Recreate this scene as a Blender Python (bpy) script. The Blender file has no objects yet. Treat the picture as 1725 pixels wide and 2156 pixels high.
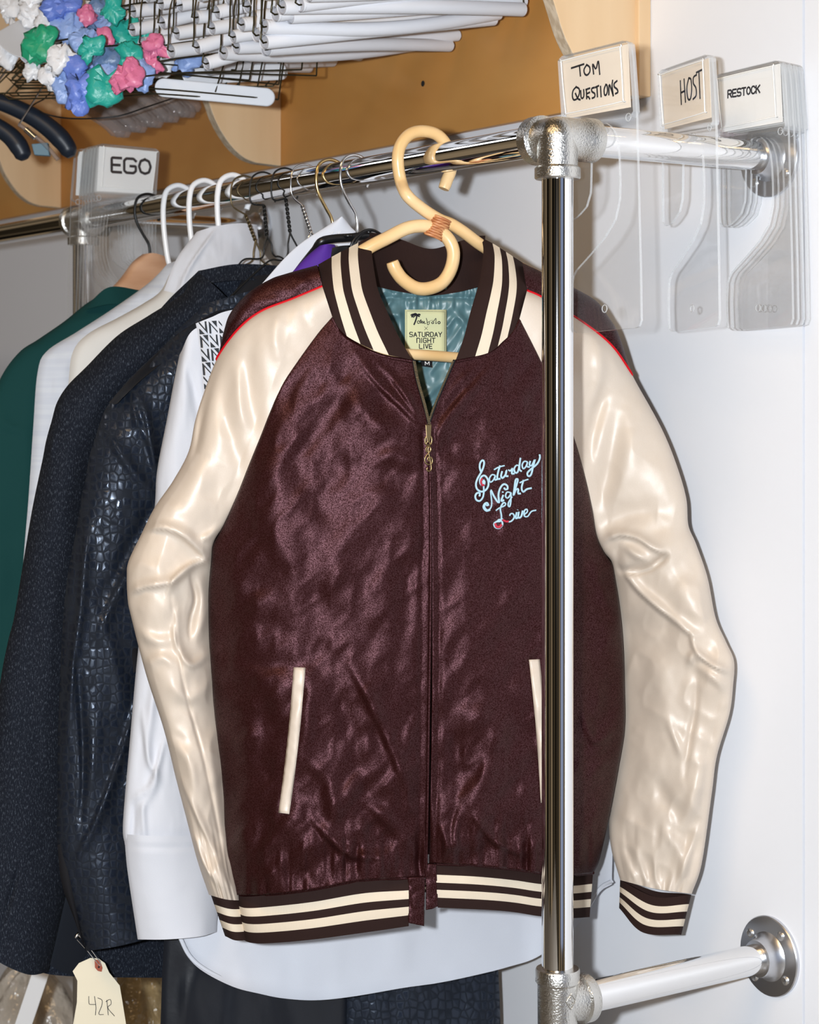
import bpy, bmesh, math, random
import numpy as np
from mathutils import Vector, Matrix, Quaternion
rnd = random.Random(7)
SC = bpy.context.scene
COL = SC.collection

# ------------------------------------------------------------------ camera
F = 4088.0; CX = 862.5; HY = 825.0            # focal length in pixels, centre column, horizon row of the 1725x2156 frame
RIGHT = np.array([0.5607, 0.8280, 0.0]); FWD = np.array([-0.8280, 0.5607, 0.0]); UP = np.array([0.0, 0.0, 1.0])
CAM = np.array([0.0, 0.0, 1.49]) - 0.1556*RIGHT - 2.04*FWD
cd = bpy.data.cameras.new('camera'); cam = bpy.data.objects.new('camera', cd); COL.objects.link(cam)
cam.matrix_world = Matrix(((RIGHT[0], 0, -FWD[0], CAM[0]), (RIGHT[1], 0, -FWD[1], CAM[1]), (0, 1, 0, CAM[2]), (0, 0, 0, 1)))
cd.sensor_fit = 'HORIZONTAL'; cd.sensor_width = 24.0; cd.lens = F*24.0/1725.0
cd.shift_y = (HY-1078.0)/1725.0
cd.clip_start = 0.05
SC.cycles.transparent_max_bounces = 96; SC.cycles.max_bounces = 14
cd.dof.use_dof = True; cd.dof.focus_distance = 2.17; cd.dof.aperture_fstop = 9.0
SC.camera = cam

# ------------------------------------------------------------------ light
SC.view_settings.view_transform = 'Standard'; SC.view_settings.look = 'None'
SC.view_settings.exposure = 0.0; SC.view_settings.gamma = 1.0; SC.view_settings.use_curve_mapping = False
wd = bpy.data.worlds.new('room_light'); SC.world = wd; wd.use_nodes = True
nt = wd.node_tree; nt.nodes.clear()
n_out = nt.nodes.new('ShaderNodeOutputWorld'); n_bg = nt.nodes.new('ShaderNodeBackground')
n_tc = nt.nodes.new('ShaderNodeTexCoord'); n_map = nt.nodes.new('ShaderNodeMapping'); n_noise = nt.nodes.new('ShaderNodeTexNoise'); n_ramp = nt.nodes.new('ShaderNodeValToRGB')
n_map.inputs['Scale'].default_value = (2.6, 2.6, 0.5)
n_noise.inputs['Scale'].default_value = 1.6; n_noise.inputs['Detail'].default_value = 1.5
r = n_ramp.color_ramp; r.elements[0].position = 0.40; r.elements[0].color = (0.006, 0.005, 0.004, 1)
r.elements[1].position = 0.66; r.elements[1].color = (0.55, 0.40, 0.24, 1)
e = r.elements.new(0.50); e.color = (0.05, 0.036, 0.020, 1)
nt.links.new(n_tc.outputs['Generated'], n_map.inputs['Vector']); nt.links.new(n_map.outputs[0], n_noise.inputs['Vector'])
nt.links.new(n_noise.outputs[0], n_ramp.inputs[0]); nt.links.new(n_ramp.outputs[0], n_bg.inputs[0]); nt.links.new(n_bg.outputs[0], n_out.inputs[0])
n_bg.inputs[1].default_value = 0.40

def lamp(name, kind, loc, energy, color, size=0.03, rot=None, sy=None):
    ld = bpy.data.lights.new(name, kind); ld.energy = energy; ld.color = color
    if kind == 'AREA':
        ld.shape = 'RECTANGLE'; ld.size = size; ld.size_y = sy or size
    else: ld.shadow_soft_size = size
    o = bpy.data.objects.new(name, ld); COL.objects.link(o); o.location = loc
    if rot: o.rotation_euler = rot
    return o
FLASH = CAM - 0.125*RIGHT + 0.03*UP + 0.0*FWD
lamp('camera_flash', 'POINT', FLASH, 236.0, (0.90, 0.95, 1.0), 0.022)
lamp('warm_overhead_fill', 'AREA', (0.9, -1.7, 3.0), 30.0, (1.0, 0.66, 0.33), 1.2, (0, 0, 0), 0.6)  # unseen area light, added overhead as warm ambient fill
lamp('left_wall_fill', 'AREA', (-2.9, -1.5, 3.0), 12.0, (0.95, 0.93, 0.95), 1.2, (0, 0, 0), 0.6)  # added fill without a known source, lifts the dim left wall
wl_ = lamp('window_light', 'AREA', (2.3, -0.25, 1.35), 2.0, (0.42, 0.60, 1.0), 0.8, None, 2.2)
wl_.rotation_euler = (Vector((0, 0, 1.35))-Vector(wl_.location)).to_track_quat('-Z', 'Y').to_euler()

# ------------------------------------------------------------------ geometry helpers
def w3(px, py, Z):
    px = np.asarray(px, float); py = np.asarray(py, float); Z = np.asarray(Z, float)
    xc = (px-CX)/F*Z; yc = -(py-HY)/F*Z
    return CAM + xc[..., None]*RIGHT + Z[..., None]*FWD + yc[..., None]*UP
def zY(px, Y):                                    # depth at which the column px meets the vertical plane y = Y
    return (Y-CAM[1])/((px-CX)/F*RIGHT[1]+FWD[1])
def atY(px, py, Y): return w3(px, py, zY(np.asarray(px, float), Y))
def zX(px, X): return (X-CAM[0])/((px-CX)/F*RIGHT[0]+FWD[0])
def atX(px, py, X): return w3(px, py, zX(np.asarray(px, float), X))
def atH(px, py, h):                               # depth where the ray meets the horizontal plane z = h
    Z = -(h-CAM[2])*F/(np.asarray(py, float)-HY); return w3(px, py, Z)

class GP:                                         # hanging plane through the rail at column hx, turned by phi from the picture plane
    def __init__(s, hx, phi, dy=0.0):
        s.Z0 = float(zY(hx, 0.0)); s.X0 = (hx-CX)/F*s.Z0; s.c = math.cos(math.radians(phi)); s.k = math.sin(math.radians(phi)); s.dz = dy
    def Z(s, px):
        xr = (np.asarray(px, float)-CX)/F
        t = (xr*s.Z0-s.X0)/(s.c-xr*s.k)
        return s.Z0+t*s.k+s.dz
    def w(s, px, py, w=0.0): return w3(px, py, s.Z(px)-np.asarray(w, float))

def vnoise(x, y, seed=0):
    x = np.asarray(x, float)+1000.0; y = np.asarray(y, float)+1000.0
    xi = np.floor(x).astype(np.int64); yi = np.floor(y).astype(np.int64); fx = x-xi; fy = y-yi
    def h(a, b):
        n = (a*374761393+b*668265263+seed*974634777) & 0xffffffff
        n = ((n ^ (n >> 13))*1274126177) & 0xffffffff
        return ((n ^ (n >> 16)) & 0xffff)/32767.5-1.0
    u = fx*fx*fx*(fx*(fx*6-15)+10); v = fy*fy*fy*(fy*(fy*6-15)+10)
    return (h(xi, yi)*(1-u)+h(xi+1, yi)*u)*(1-v)+(h(xi, yi+1)*(1-u)+h(xi+1, yi+1)*u)*v
def sstep(a, b, x): t = np.clip((np.asarray(x, float)-a)/(b-a), 0, 1); return t*t*(3-2*t)

def cr(pts, n, closed=False):                     # Catmull-Rom through the points, n samples by chord length
    P = np.array(pts, float)
    if len(P) == 2:
        t = np.linspace(0, 1, n)[:, None]; return P[0]*(1-t)+P[1]*t
    if closed: Q = np.vstack([P[-1], P, P[0], P[1]])
    else: Q = np.vstack([2*P[0]-P[1], P, 2*P[-1]-P[-2]])
    out = []
    for i in range(1, len(Q)-2):
        p0, p1, p2, p3 = Q[i-1], Q[i], Q[i+1], Q[i+2]
        t = np.linspace(0, 1, 17)[:-1, None]
        out.append(0.5*((2*p1)+(-p0+p2)*t+(2*p0-5*p1+4*p2-p3)*t*t+(-p0+3*p1-3*p2+p3)*t**3))
    out = np.vstack(out+[Q[-2][None]])
    d = np.r_[0, np.cumsum(np.linalg.norm(np.diff(out, axis=0), axis=1))]
    t = np.linspace(0, d[-1], n)
    return np.stack([np.interp(t, d, out[:, k]) for k in range(out.shape[1])], 1)
def lin(pts, n):
    P = np.array(pts, float); d = np.r_[0, np.cumsum(np.linalg.norm(np.diff(P, axis=0), axis=1))]; t = np.linspace(0, d[-1], n)
    return np.stack([np.interp(t, d, P[:, k]) for k in range(P.shape[1])], 1)

class M:                                          # collects verts, faces, uvs and material slots of ONE mesh
    def __init__(s): s.v = []; s.f = []; s.m = []; s.uv = {}; s.sm = []
    def add(s, v, f, mi=0, uv=None, smooth=True):
        b = len(s.v); s.v.extend([tuple(p) for p in np.asarray(v, float).reshape(-1, 3)])
        for q in f: s.f.append(tuple(int(i)+b for i in q)); s.m.append(mi); s.sm.append(smooth)
        if uv is not None:
            for i, t in enumerate(np.asarray(uv, float).reshape(-1, 2)): s.uv[b+i] = t
        return b
    def grid(s, P, mi=0, uv=None, flip=False, closed_u=False):
        nv, nu = P.shape[:2]; f = []
        for j in range(nv-1):
            for i in range(nu if closed_u else nu-1):
                i2 = (i+1) % nu; q = (j*nu+i, j*nu+i2, (j+1)*nu+i2, (j+1)*nu+i)
                f.append(q[::-1] if flip else q)
        return s.add(P, f, mi, uv)
    def tube(s, pts, r, seg=10, mi=0, closed=False, caps=True, up=None, flat=1.0):
        P = np.array(pts, float); n = len(P); rr = np.full(n, r, float) if np.isscalar(r) else np.array(r, float)
        T = np.gradient(P, axis=0)
        if closed: T = np.roll(P, -1, 0)-np.roll(P, 1, 0)
        T /= np.maximum(np.linalg.norm(T, axis=1), 1e-9)[:, None]
        a = np.array(up if up is not None else ([0, 0, 1.0] if abs(T[0][2]) < .9 else [1.0, 0, 0]), float)
        V = []; N = a-T[0]*np.dot(a, T[0]); N /= np.linalg.norm(N)
        for i in range(n):
            N = N-T[i]*np.dot(N, T[i]); l = np.linalg.norm(N)
            N = N/l if l > 1e-6 else np.array([1.0, 0, 0])
            B = np.cross(T[i], N)
            for k in range(seg):
                an = 2*math.pi*k/seg
                V.append(P[i]+rr[i]*(math.cos(an)*flat*N+math.sin(an)*B))
        f = []
        for i in range(n if closed else n-1):
            j = (i+1) % n
            for k in range(seg): f.append((i*seg+k, i*seg+(k+1) % seg, j*seg+(k+1) % seg, j*seg+k))
        s.add(V, f, mi)
        if caps and not closed:
            s.add(V[:seg], [tuple(range(seg))[::-1]], mi, smooth=False); s.add(V[-seg:], [tuple(range(seg))], mi, smooth=False)
    def lathe(s, p0, d, prof, seg=32, mi=0):      # prof: (distance along d, radius)
        p0 = np.array(p0, float); d = np.array(d, float); d /= np.linalg.norm(d)
        a = np.array([0, 0, 1.0]) if abs(d[2]) < .9 else np.array([1.0, 0, 0]); N = np.cross(d, a); N /= np.linalg.norm(N); B = np.cross(d, N)
        def ring(t, r): return [p0+d*t+r*(math.cos(2*math.pi*k/seg)*N+math.sin(2*math.pi*k/seg)*B) for k in range(seg)]
        runs = [[prof[0]]]
        for i in range(1, len(prof)):
            runs[-1].append(prof[i])
            if i < len(prof)-1:
                a1 = np.subtract(prof[i], prof[i-1]); a2 = np.subtract(prof[i+1], prof[i])
                if np.dot(a1, a2) < .80*np.linalg.norm(a1)*np.linalg.norm(a2)+1e-12: runs.append([prof[i]])
        for run in runs:
            V = sum([ring(t, r) for t, r in run], []); f = []
            for i in range(len(run)-1):
                for k in range(seg): f.append((i*seg+k, i*seg+(k+1) % seg, (i+1)*seg+(k+1) % seg, (i+1)*seg+k))
            s.add(V, f, mi)
        for q, fl in ((prof[0], True), (prof[-1], False)):
            k = tuple(range(seg)); s.add(ring(*q), [k[::-1] if fl else k], mi, smooth=False)
    def prism(s, poly3, off, mi=0):               # closed planar polygon extruded by off
        P = np.array(poly3, float); o = np.array(off, float); n = len(P)
        b = s.add(np.vstack([P, P+o]), [(i, (i+1) % n, n+(i+1) % n, n+i) for i in range(n)], mi, smooth=False)
        s.f.append(tuple(range(b, b+n))[::-1]); s.m.append(mi); s.sm.append(False)
        s.f.append(tuple(range(b+n, b+2*n))); s.m.append(mi); s.sm.append(False)
    def box(s, lo, hi, mi=0):
        x0, y0, z0 = lo; x1, y1, z1 = hi
        s.prism([(x0, y0, z0), (x1, y0, z0), (x1, y1, z0), (x0, y1, z0)], (0, 0, z1-z0), mi)
    def ball(s, c, rx, ry=None, rz=None, mi=0, nu=12, nv=8):
        ry = ry or rx; rz = rz or rx; V = []
        for j in range(nv+1):
            t = math.pi*j/nv
            for i in range(nu): p = 2*math.pi*i/nu; V.append((c[0]+rx*math.sin(t)*math.cos(p), c[1]+ry*math.sin(t)*math.sin(p), c[2]+rz*math.cos(t)))
        s.grid(np.array(V).reshape(nv+1, nu, 3), mi, closed_u=True, flip=True)

def link(name, m, mats, parent=None, bevel=None, solid=None, subd=0, fixn=True):
    base = np.zeros(3); p = parent
    while p is not None: base = base+np.array(p.location); p = p.parent
    me = bpy.data.meshes.new(name)
    me.from_pydata([tuple(np.array(v)-base) for v in m.v], [], m.f)
    mats = mats if isinstance(mats, (list, tuple)) else [mats]
    for a in mats: me.materials.append(a)
    me.polygons.foreach_set('material_index', m.m); me.polygons.foreach_set('use_smooth', m.sm)
    if m.uv:
        uvl = me.uv_layers.new(name='UVMap'); li = np.zeros(len(me.loops), np.int32); me.loops.foreach_get('vertex_index', li)
        A = np.zeros((len(m.v), 2)); 
        for i, t in m.uv.items(): A[i] = t
        uvl.data.foreach_set('uv', A[li].ravel())
    me.validate()
    bm = bmesh.new(); bm.from_mesh(me); bmesh.ops.recalc_face_normals(bm, faces=bm.faces); bm.to_mesh(me); bm.free(); me.update()
    o = bpy.data.objects.new(name, me); COL.objects.link(o)
    if parent: o.parent = parent
    if solid:
        md = o.modifiers.new('thickness', 'SOLIDIFY'); md.thickness = solid; md.offset = 0.0
    if bevel:
        md = o.modifiers.new('bevel', 'BEVEL'); md.width = bevel; md.segments = 2; md.limit_method = 'ANGLE'
    if subd:
        md = o.modifiers.new('subd', 'SUBSURF'); md.levels = subd; md.render_levels = subd
    return o
def tag(o, label, cat, group=None, kind=None):
    o['label'] = label; o['category'] = cat
    if group: o['group'] = group
    if kind: o['kind'] = kind
    return o
def thing(name, label, cat, loc, group=None):
    o = bpy.data.objects.new(name, None); COL.objects.link(o); o.location = tuple(float(a) for a in loc); o.empty_display_size = 0.05
    return tag(o, label, cat, group)
def struct(name, m, mat, bevel=None):
    o = link(name, m, mat, bevel=bevel); o['kind'] = 'structure'; return o
def dup(root, delta, label, group=None):
    r = root.copy(); COL.objects.link(r); r.location = Vector(root.location)+Vector(tuple(float(a) for a in delta)); r['label'] = label
    if group: r['group'] = group
    for ch in list(root.children):
        c = ch.copy(); COL.objects.link(c); c.parent = r
        for g in list(ch.children):
            d = g.copy(); COL.objects.link(d); d.parent = c
    return r

# ------------------------------------------------------------------ materials
def mat(name, col, rough=0.5, metal=0.0, spec=0.5, bump=None, vary=None, tint=None, sheen=0.0, sheen_tint=None, trans=0.0, coat=0.0, sss=0.0):
    m = bpy.data.materials.new(name); m.use_nodes = True; nt = m.node_tree; b = nt.nodes['Principled BSDF']
    b.inputs['Base Color'].default_value = (*col, 1); b.inputs['Roughness'].default_value = rough; b.inputs['Metallic'].default_value = metal
    b.inputs['Specular IOR Level'].default_value = spec
    if tint: b.inputs['Specular Tint'].default_value = (*tint, 1)
    if sheen: b.inputs['Sheen Weight'].default_value = sheen; b.inputs['Sheen Roughness'].default_value = 0.4
    if sheen_tint: b.inputs['Sheen Tint'].default_value = (*sheen_tint, 1)
    if trans: b.inputs['Transmission Weight'].default_value = trans
    if coat: b.inputs['Coat Weight'].default_value = coat
    tc = nt.nodes.new('ShaderNodeTexCoord')
    def vec(scale):
        mp = nt.nodes.new('ShaderNodeMapping'); mp.inputs['Scale'].default_value = scale if isinstance(scale, tuple) else (scale,)*3
        nt.links.new(tc.outputs['Object'], mp.inputs['Vector']); return mp.outputs[0]
    if vary:                                      # (scale, colour a, colour b, lo, hi, detail)
        sc, ca, cb, lo, hi = vary[:5]
        nz = nt.nodes.new('ShaderNodeTexNoise'); nz.inputs['Scale'].default_value = 1.0; nz.inputs['Detail'].default_value = vary[5] if len(vary) > 5 else 4
        nt.links.new(vec(sc), nz.inputs['Vector']); rp = nt.nodes.new('ShaderNodeValToRGB')
        rp.color_ramp.elements[0].position = lo; rp.color_ramp.elements[0].color = (*ca, 1); rp.color_ramp.elements[1].position = hi; rp.color_ramp.elements[1].color = (*cb, 1)
        nt.links.new(nz.outputs[0], rp.inputs[0]); nt.links.new(rp.outputs[0], b.inputs['Base Color'])
    if bump:                                      # (scale, strength, distance)
        sc, st, di = bump
        nz = nt.nodes.new('ShaderNodeTexNoise'); nz.inputs['Scale'].default_value = 1.0; nz.inputs['Detail'].default_value = 3
        nt.links.new(vec(sc), nz.inputs['Vector']); bp = nt.nodes.new('ShaderNodeBump'); bp.inputs['Strength'].default_value = st; bp.inputs['Distance'].default_value = di
        nt.links.new(nz.outputs[0], bp.inputs['Height']); nt.links.new(bp.outputs[0], b.inputs['Normal'])
    return m
def glint(m, scale, lo, hi, a=.38, b=.66):          # fine thread glitter: the gloss varies from yarn to yarn
    nt = m.node_tree; p = nt.nodes['Principled BSDF']; tc = nt.nodes.new('ShaderNodeTexCoord'); nz = nt.nodes.new('ShaderNodeTexNoise'); mr = nt.nodes.new('ShaderNodeMapRange')
    nz.inputs['Scale'].default_value = scale; nz.inputs['Detail'].default_value = 2.0
    mr.inputs['From Min'].default_value = a; mr.inputs['From Max'].default_value = b; mr.inputs['To Min'].default_value = lo; mr.inputs['To Max'].default_value = hi
    nt.links.new(tc.outputs['Object'], nz.inputs['Vector']); nt.links.new(nz.outputs[0], mr.inputs['Value']); nt.links.new(mr.outputs[0], p.inputs['Specular IOR Level'])
def bsdf(m): return m.node_tree.nodes['Principled BSDF']

WALL = mat('white_painted_wall', (0.765, 0.785, 0.83), 0.55, bump=(60.0, 0.04, 0.002))
CHROME = mat('chrome', (0.86, 0.86, 0.86), 0.05, 1.0, bump=(9.0, 0.02, 0.002))
CAST = mat('galvanised_cast_iron', (0.62, 0.61, 0.58), 0.27, 1.0, bump=(520.0, 0.8, 0.0008))
ZINC = mat('zinc_flange', (0.62, 0.63, 0.66), 0.30, 1.0, bump=(70.0, 0.08, 0.001))
SCREW = mat('screw_steel', (0.75, 0.75, 0.75), 0.3, 1.0)
BIRCH = mat('birch_wood', (0.74, 0.54, 0.33), 0.5, vary=((9, 9, 1.2), (0.66, 0.45, 0.25), (0.80, 0.60, 0.38), 0.35, 0.7))
BIRCH_EDGE = mat('plywood_edge', (0.55, 0.44, 0.31), 0.6, vary=((160, 160, 2), (0.45, 0.35, 0.24), (0.62, 0.52, 0.39), 0.4, 0.6))
PLY = mat('stained_plywood', (0.36, 0.19, 0.065), 0.5, vary=((2.2, 2.2, 5), (0.48, 0.215, 0.050), (0.64, 0.32, 0.090), 0.35, 0.68))
DARK = mat('dark_hole', (0.01, 0.01, 0.01), 0.9)
FLOORM = mat('grey_vinyl_floor', (0.22, 0.20, 0.18), 0.4, vary=(3.0, (0.19, 0.17, 0.15), (0.26, 0.24, 0.21), 0.3, 0.7))
SATIN = mat('maroon_satin', (0.0150, 0.0030, 0.0024), 0.46, 0.0, 0.50, bump=(1300.0, 0.35, 0.0006), tint=(1.0, 0.50, 0.58))
CREAM = mat('cream_satin', (0.585, 0.50, 0.415), 0.45, 0.0, 0.95, bump=(1300.0, 0.18, 0.0004))
glint(SATIN, 820.0, .12, .80); glint(CREAM, 820.0, .6, 1.0)
RIB = mat('brown_rib_knit', (0.021, 0.0092, 0.0075), 0.85, spec=0.2, bump=((700, 700, 60), 0.25, 0.001))
KNITC = mat('cream_rib_knit', (0.66, 0.57, 0.45), 0.85, spec=0.2, bump=((700, 700, 60), 0.2, 0.001))
RED = mat('red_piping', (0.50, 0.003, 0.010), 0.6, spec=0.15)
TEAL = mat('teal_lining', (0.090, 0.180, 0.200), 0.45, 0.0, 0.8)
RATTAN = mat('rattan_cane', (0.76, 0.52, 0.26), 0.32, 0.0, 0.5, vary=((14, 14, 14), (0.70, 0.46, 0.21), (0.81, 0.59, 0.33), 0.35, 0.7))
BIND = mat('rattan_binding', (0.50, 0.20, 0.075), 0.45, vary=((60, 60, 500), (0.40, 0.14, 0.05), (0.60, 0.28, 0.12), 0.4, 0.6))
BRASS = mat('antique_brass', (0.28, 0.20, 0.10), 0.35, 1.0)
BRASSL = mat('zip_teeth_brass', (0.62, 0.50, 0.30), 0.3, 1.0)
LABELM = mat('pale_green_label', (0.62, 0.62, 0.36), 0.75)
INK = mat('black_ink', (0.008, 0.007, 0.012), 0.7, spec=0.2)
THREADB = mat('pale_blue_thread', (0.36, 0.54, 0.64), 0.6)
THREADR = mat('red_thread', (0.42, 0.015, 0.04), 0.6)
BLACKC = mat('black_cloth', (0.006, 0.006, 0.008), 0.8, spec=0.25)
BEADW = mat('moulded_white_line', (.88, .88, .86), .4)
WHITET = mat('white_thread', (0.85, 0.85, 0.85), 0.7)
# ------------------------------------------------------------------ setting
YW = 0.310                                        # wall plane
HR = CAM[2]+0.2672; HL = CAM[2]-0.6430; R = 0.0167
m = M(); m.box((-5.2, YW, 0.0), (float(atY(1690, 900, YW)[0]), YW+0.10, 2.9)); struct('wall_back', m, WALL)
m = M(); m.box((float(atY(1690, 900, YW)[0])+0.0025, YW+0.0015, 0.0), (1.1, YW+0.10, 2.9)); struct('wall_right', m, WALL)
m = M(); m.box((-5.2, -3.5, -0.05), (2.4, YW+0.1, 0.0)); struct('floor', m, FLOORM)

# ------------------------------------------------------------------ pipe clothes rack
rack = thing('pipe_clothes_rack', 'chrome pipe clothes rack with cast corner fittings fixed to the white wall', 'clothes rack', (0, 0, 0))
PX2 = float(atY(176, 500, 0.0)[0]); XE = PX2-1.3
m = M(); m.tube([(-0.022, 0, HR), (PX2, 0, HR), (XE, 0, HR)], R, 40); link('hanging_rail', m, CHROME, rack)
def elbow(x, name):
    m = M(); c = np.array([x, 0, HR])
    m.ball(c, 0.0222, mi=0, nu=28, nv=18)
    m.lathe(c, (-1, 0, 0), [(0, .0222), (.022, .0218), (.024, .0262), (.0375, .0262), (.039, .0245), (.039, .017)])
    m.lathe(c, (0, 1, 0), [(0, .0222), (.030, .0215), (.033, .0235), (.048, .0235), (.0495, .022), (.0495, .017)])
    m.lathe(c, (0, 0, -1), [(0, .0222), (.030, .0213), (.0325, .0243), (.0425, .0243), (.044, .023), (.044, .017)])
    return link(name, m, CAST, rack)
elbow(0.0, 'elbow_fitting')
def tee(x, z, d, name):
    m = M(); c = np.array([x, 0, z])
    m.lathe(c+np.array([0, 0, .0375]), (0, 0, -1), [(0, .0172), (0, .0225), (.002, .0235), (.0135, .0235), (.016, .0212), (.070, .0208), (.073, .0235), (.086, .0235), (.087, .0172)])
    m.lathe(c, (0, d, 0), [(0, .0205), (.020, .0205), (.027, .0225), (.029, .0255), (.0395, .0255), (.041, .0245), (.041, .0172)])
    return link(name, m, CAST, rack)
t1 = tee(0.0, HL, 1, 'tee_fitting')
def crosst(x):
    m = M(); c = np.array([x, 0, HR])
    m.ball(c, .022, nu=24, nv=14)
    for d in ((-1, 0, 0), (1, 0, 0), (0, 1, 0), (0, 0, -1)):
        m.lathe(c, d, [(0, .0215), (.026, .0212), (.028, .0245), (.039, .0245), (.040, .017)])
    return link('cross_fitting', m, CAST, rack)
crosst(PX2)
for x in (0.0, PX2):
    m = M(); m.tube([(x, 0, HR), (x, 0, 0.0)], R, 40); link('post', m, CHROME, rack)
    m = M(); m.tube([(x, 0.02, HR), (x, YW, HR)], R, 40); link('standoff_pipe', m, CHROME, rack)
    m = M(); m.lathe((x, 0, 0), (0, 0, 1), [(0, .045), (.005, .045), (.006, .026), (.02, .021), (.02, .0168)]); link('floor_flange', m, ZINC, rack)
tee(PX2, HL, 1, 'tee_fitting')
for x in (0.0, PX2):
    m = M(); m.tube([(x, 0.02, HL), (x, YW, HL)], R, 40); link('standoff_pipe', m, CHROME, rack)
for x, z in ((0.0, HR), (0.0, HL), (PX2, HR), (PX2, HL)):
    m = M(); m.lathe((x, YW, z), (0, -1, 0), [(0, .0455), (.0038, .0455), (.005, .0445), (.0055, .028), (.010, .0235), (.019, .0215), (.0225, .0205), (.023, .0168)], 48)
    fl = link('wall_flange', m, ZINC, rack)
    for k in range(4):
        a = math.pi/4+k*math.pi/2+0.15; p = (x+.0345*math.cos(a), YW-.0045, z+.0345*math.sin(a))
        m = M(); m.lathe(p, (0, -1, 0), [(0, .0052), (.0018, .0052), (.003, .0035), (.0028, .0012)], 16); link('screw', m, SCREW, fl)
# raised diamond mark and lettering cast into the lower tee
m = M()
def teept(px, py):
    P = w3(px, py, 2.04-0.02); return P
dm = [(1204, 2093), (1213, 2107), (1203, 2126), (1193, 2110)]
def cyl(px, py, r=.0214):                         # point on the tee body's front surface
    px = float(px); d = w3(px, py, 1.0)-CAM; a = d[0]**2+d[1]**2; b = 2*(CAM[0]*d[0]+CAM[1]*d[1]); c = CAM[0]**2+CAM[1]**2-r*r
    s = max(b*b-4*a*c, 0); return CAM+d*((-b-math.sqrt(s))/(2*a))
P = [cyl(*p) for p in lin(dm+dm[:1], 40)]
m.tube(P, .0007, 6)
P = [cyl(*p) for p in cr([(1207, 2103), (1203, 2101), (1200, 2106), (1206, 2109), (1207, 2114), (1202, 2117), (1199, 2114)], 24)]
m.tube(P, .0007, 6)
link('cast_mark', m, CAST, t1)

# ------------------------------------------------------------------ wooden shelf brackets and panel
HB = CAM[2]+0.361
sh = thing('wall_shelf', 'birch shelf brackets with curved edges on an orange stained plywood back board', 'shelf', (-1.0, YW, HB))
xr_ = float(atY(1372, 100, YW)[0])
m = M(); m.box((-3.6, YW-.012, HB), (xr_-.02, YW-.0005, HB+.62)); bk = link('back_board', m, PLY, sh, bevel=.001)
p = atY(891, 176, YW-.012); m = M(); m.lathe(p, (0, -1, 0), [(0, .0042), (.0006, .0042)], 18); link('screw_hole', m, DARK, bk)
prof = [(0.0, 0.0), (.045, .002), (.066, .008), (.088, .023), (.106, .044), (.120, .066), (.130, .090), (.140, .112), (.154, .128), (.175, .140), (.200, .147), (.235, .151), (.245, .153)]
pc = cr(prof[1:], 40)
for px in (1346, 590, 127):
    xb = float(atY(px, 200, YW-.014)[0])
    poly = [(xb, YW-.012, HB)]+[(xb, YW-.012-a, HB+b) for a, b in pc]+[(xb, YW-.012-.245, HB+.60), (xb, YW-.012, HB+.60)]
    m = M(); m.prism(poly, (-.019, 0, 0))
    for i in range(len(m.f)):
        if len(m.f[i]) == 4: m.m[i] = 1
    br = link('bracket', m, [BIRCH, BIRCH_EDGE], sh, bevel=.0012)
m = M(); m.box((xr_-.0205, YW-.020, HB+.001), (xr_, YW-.0005, HB+.62)); link('end_cleat', m, BIRCH, sh, bevel=.0015)
m = M(); m.box((-3.6, YW-.012-.245, HB+.60), (xr_, YW-.002, HB+.618)); link('shelf_board', m, BIRCH, sh, bevel=.001)
YROD = YW-.165
m = M(); m.tube([(-3.5, YROD, HB+.50), (xr_-.03, YROD, HB+.50)], .0125, 20); link('shelf_rod', m, CHROME, sh)
# ------------------------------------------------------------------ bomber jacket
class JP(GP):
    def Z(s, px):
        px = np.asarray(px, float)
        return GP.Z(s, px)-0.135*np.clip((px-1235)/310, 0, 2)**1.35
J = JP(905, 15)
def coons(top, bot, lef, rig, nu, nv):            # boundary curves with columns (px, py, w)
    T = top(nu); B = bot(nu); L = lef(nv); Rr = rig(nv)
    u = np.linspace(0, 1, nu)[None, :, None]; v = np.linspace(0, 1, nv)[:, None, None]
    return (1-v)*T[None]+v*B[None]+(1-u)*L[:, None]+u*Rr[:, None]-((1-u)*(1-v)*T[0]+u*(1-v)*T[-1]+(1-u)*v*B[0]+u*v*B[-1])
def C(*pts): return lambda n: cr(pts, n)
def foldf(px, py, poly, width, amp, asym=1.0):
    Q = cr(poly, 26); best = np.full(px.shape, 1e9); sg = np.zeros(px.shape); tt = np.zeros(px.shape)
    for i in range(len(Q)-1):
        a = Q[i]; d = Q[i+1]-a; L2 = (d*d).sum()+1e-9
        t = np.clip(((px-a[0])*d[0]+(py-a[1])*d[1])/L2, 0, 1)
        dx = px-(a[0]+t*d[0]); dy = py-(a[1]+t*d[1]); ds = dx*dx+dy*dy
        k = ds < best; best = np.where(k, ds, best); sg = np.where(k, np.sign(d[0]*dy-d[1]*dx), sg); tt = np.where(k, (i+t)/(len(Q)-1), tt)
    d = np.sqrt(best); wd = np.where(sg > 0, width*asym, width)   # asym<1: sharp on the right-hand side of the walk
    return amp*np.exp(-(d/wd)**2)*np.power(np.sin(math.pi*np.clip(.03+.94*tt, 0, 1)), .55)
def folds(px, py, lst):
    o = np.zeros(px.shape)
    for f in lst: o = o+foldf(px, py, *f)
    return o
def prof(u, p=0.5): return np.power(np.clip(4*u*(1-u), 0, 1), p)
def put(P, plane): return plane.w(P[..., 0], P[..., 1], P[..., 2])
PXUV = 1/1000.0
def uvof(P): return P[..., :2]*PXUV

jk = thing('bomber_jacket', 'maroon satin bomber jacket with cream sleeves and striped knit collar on a rattan hanger', 'jacket', J.w(905, 1100))
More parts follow.
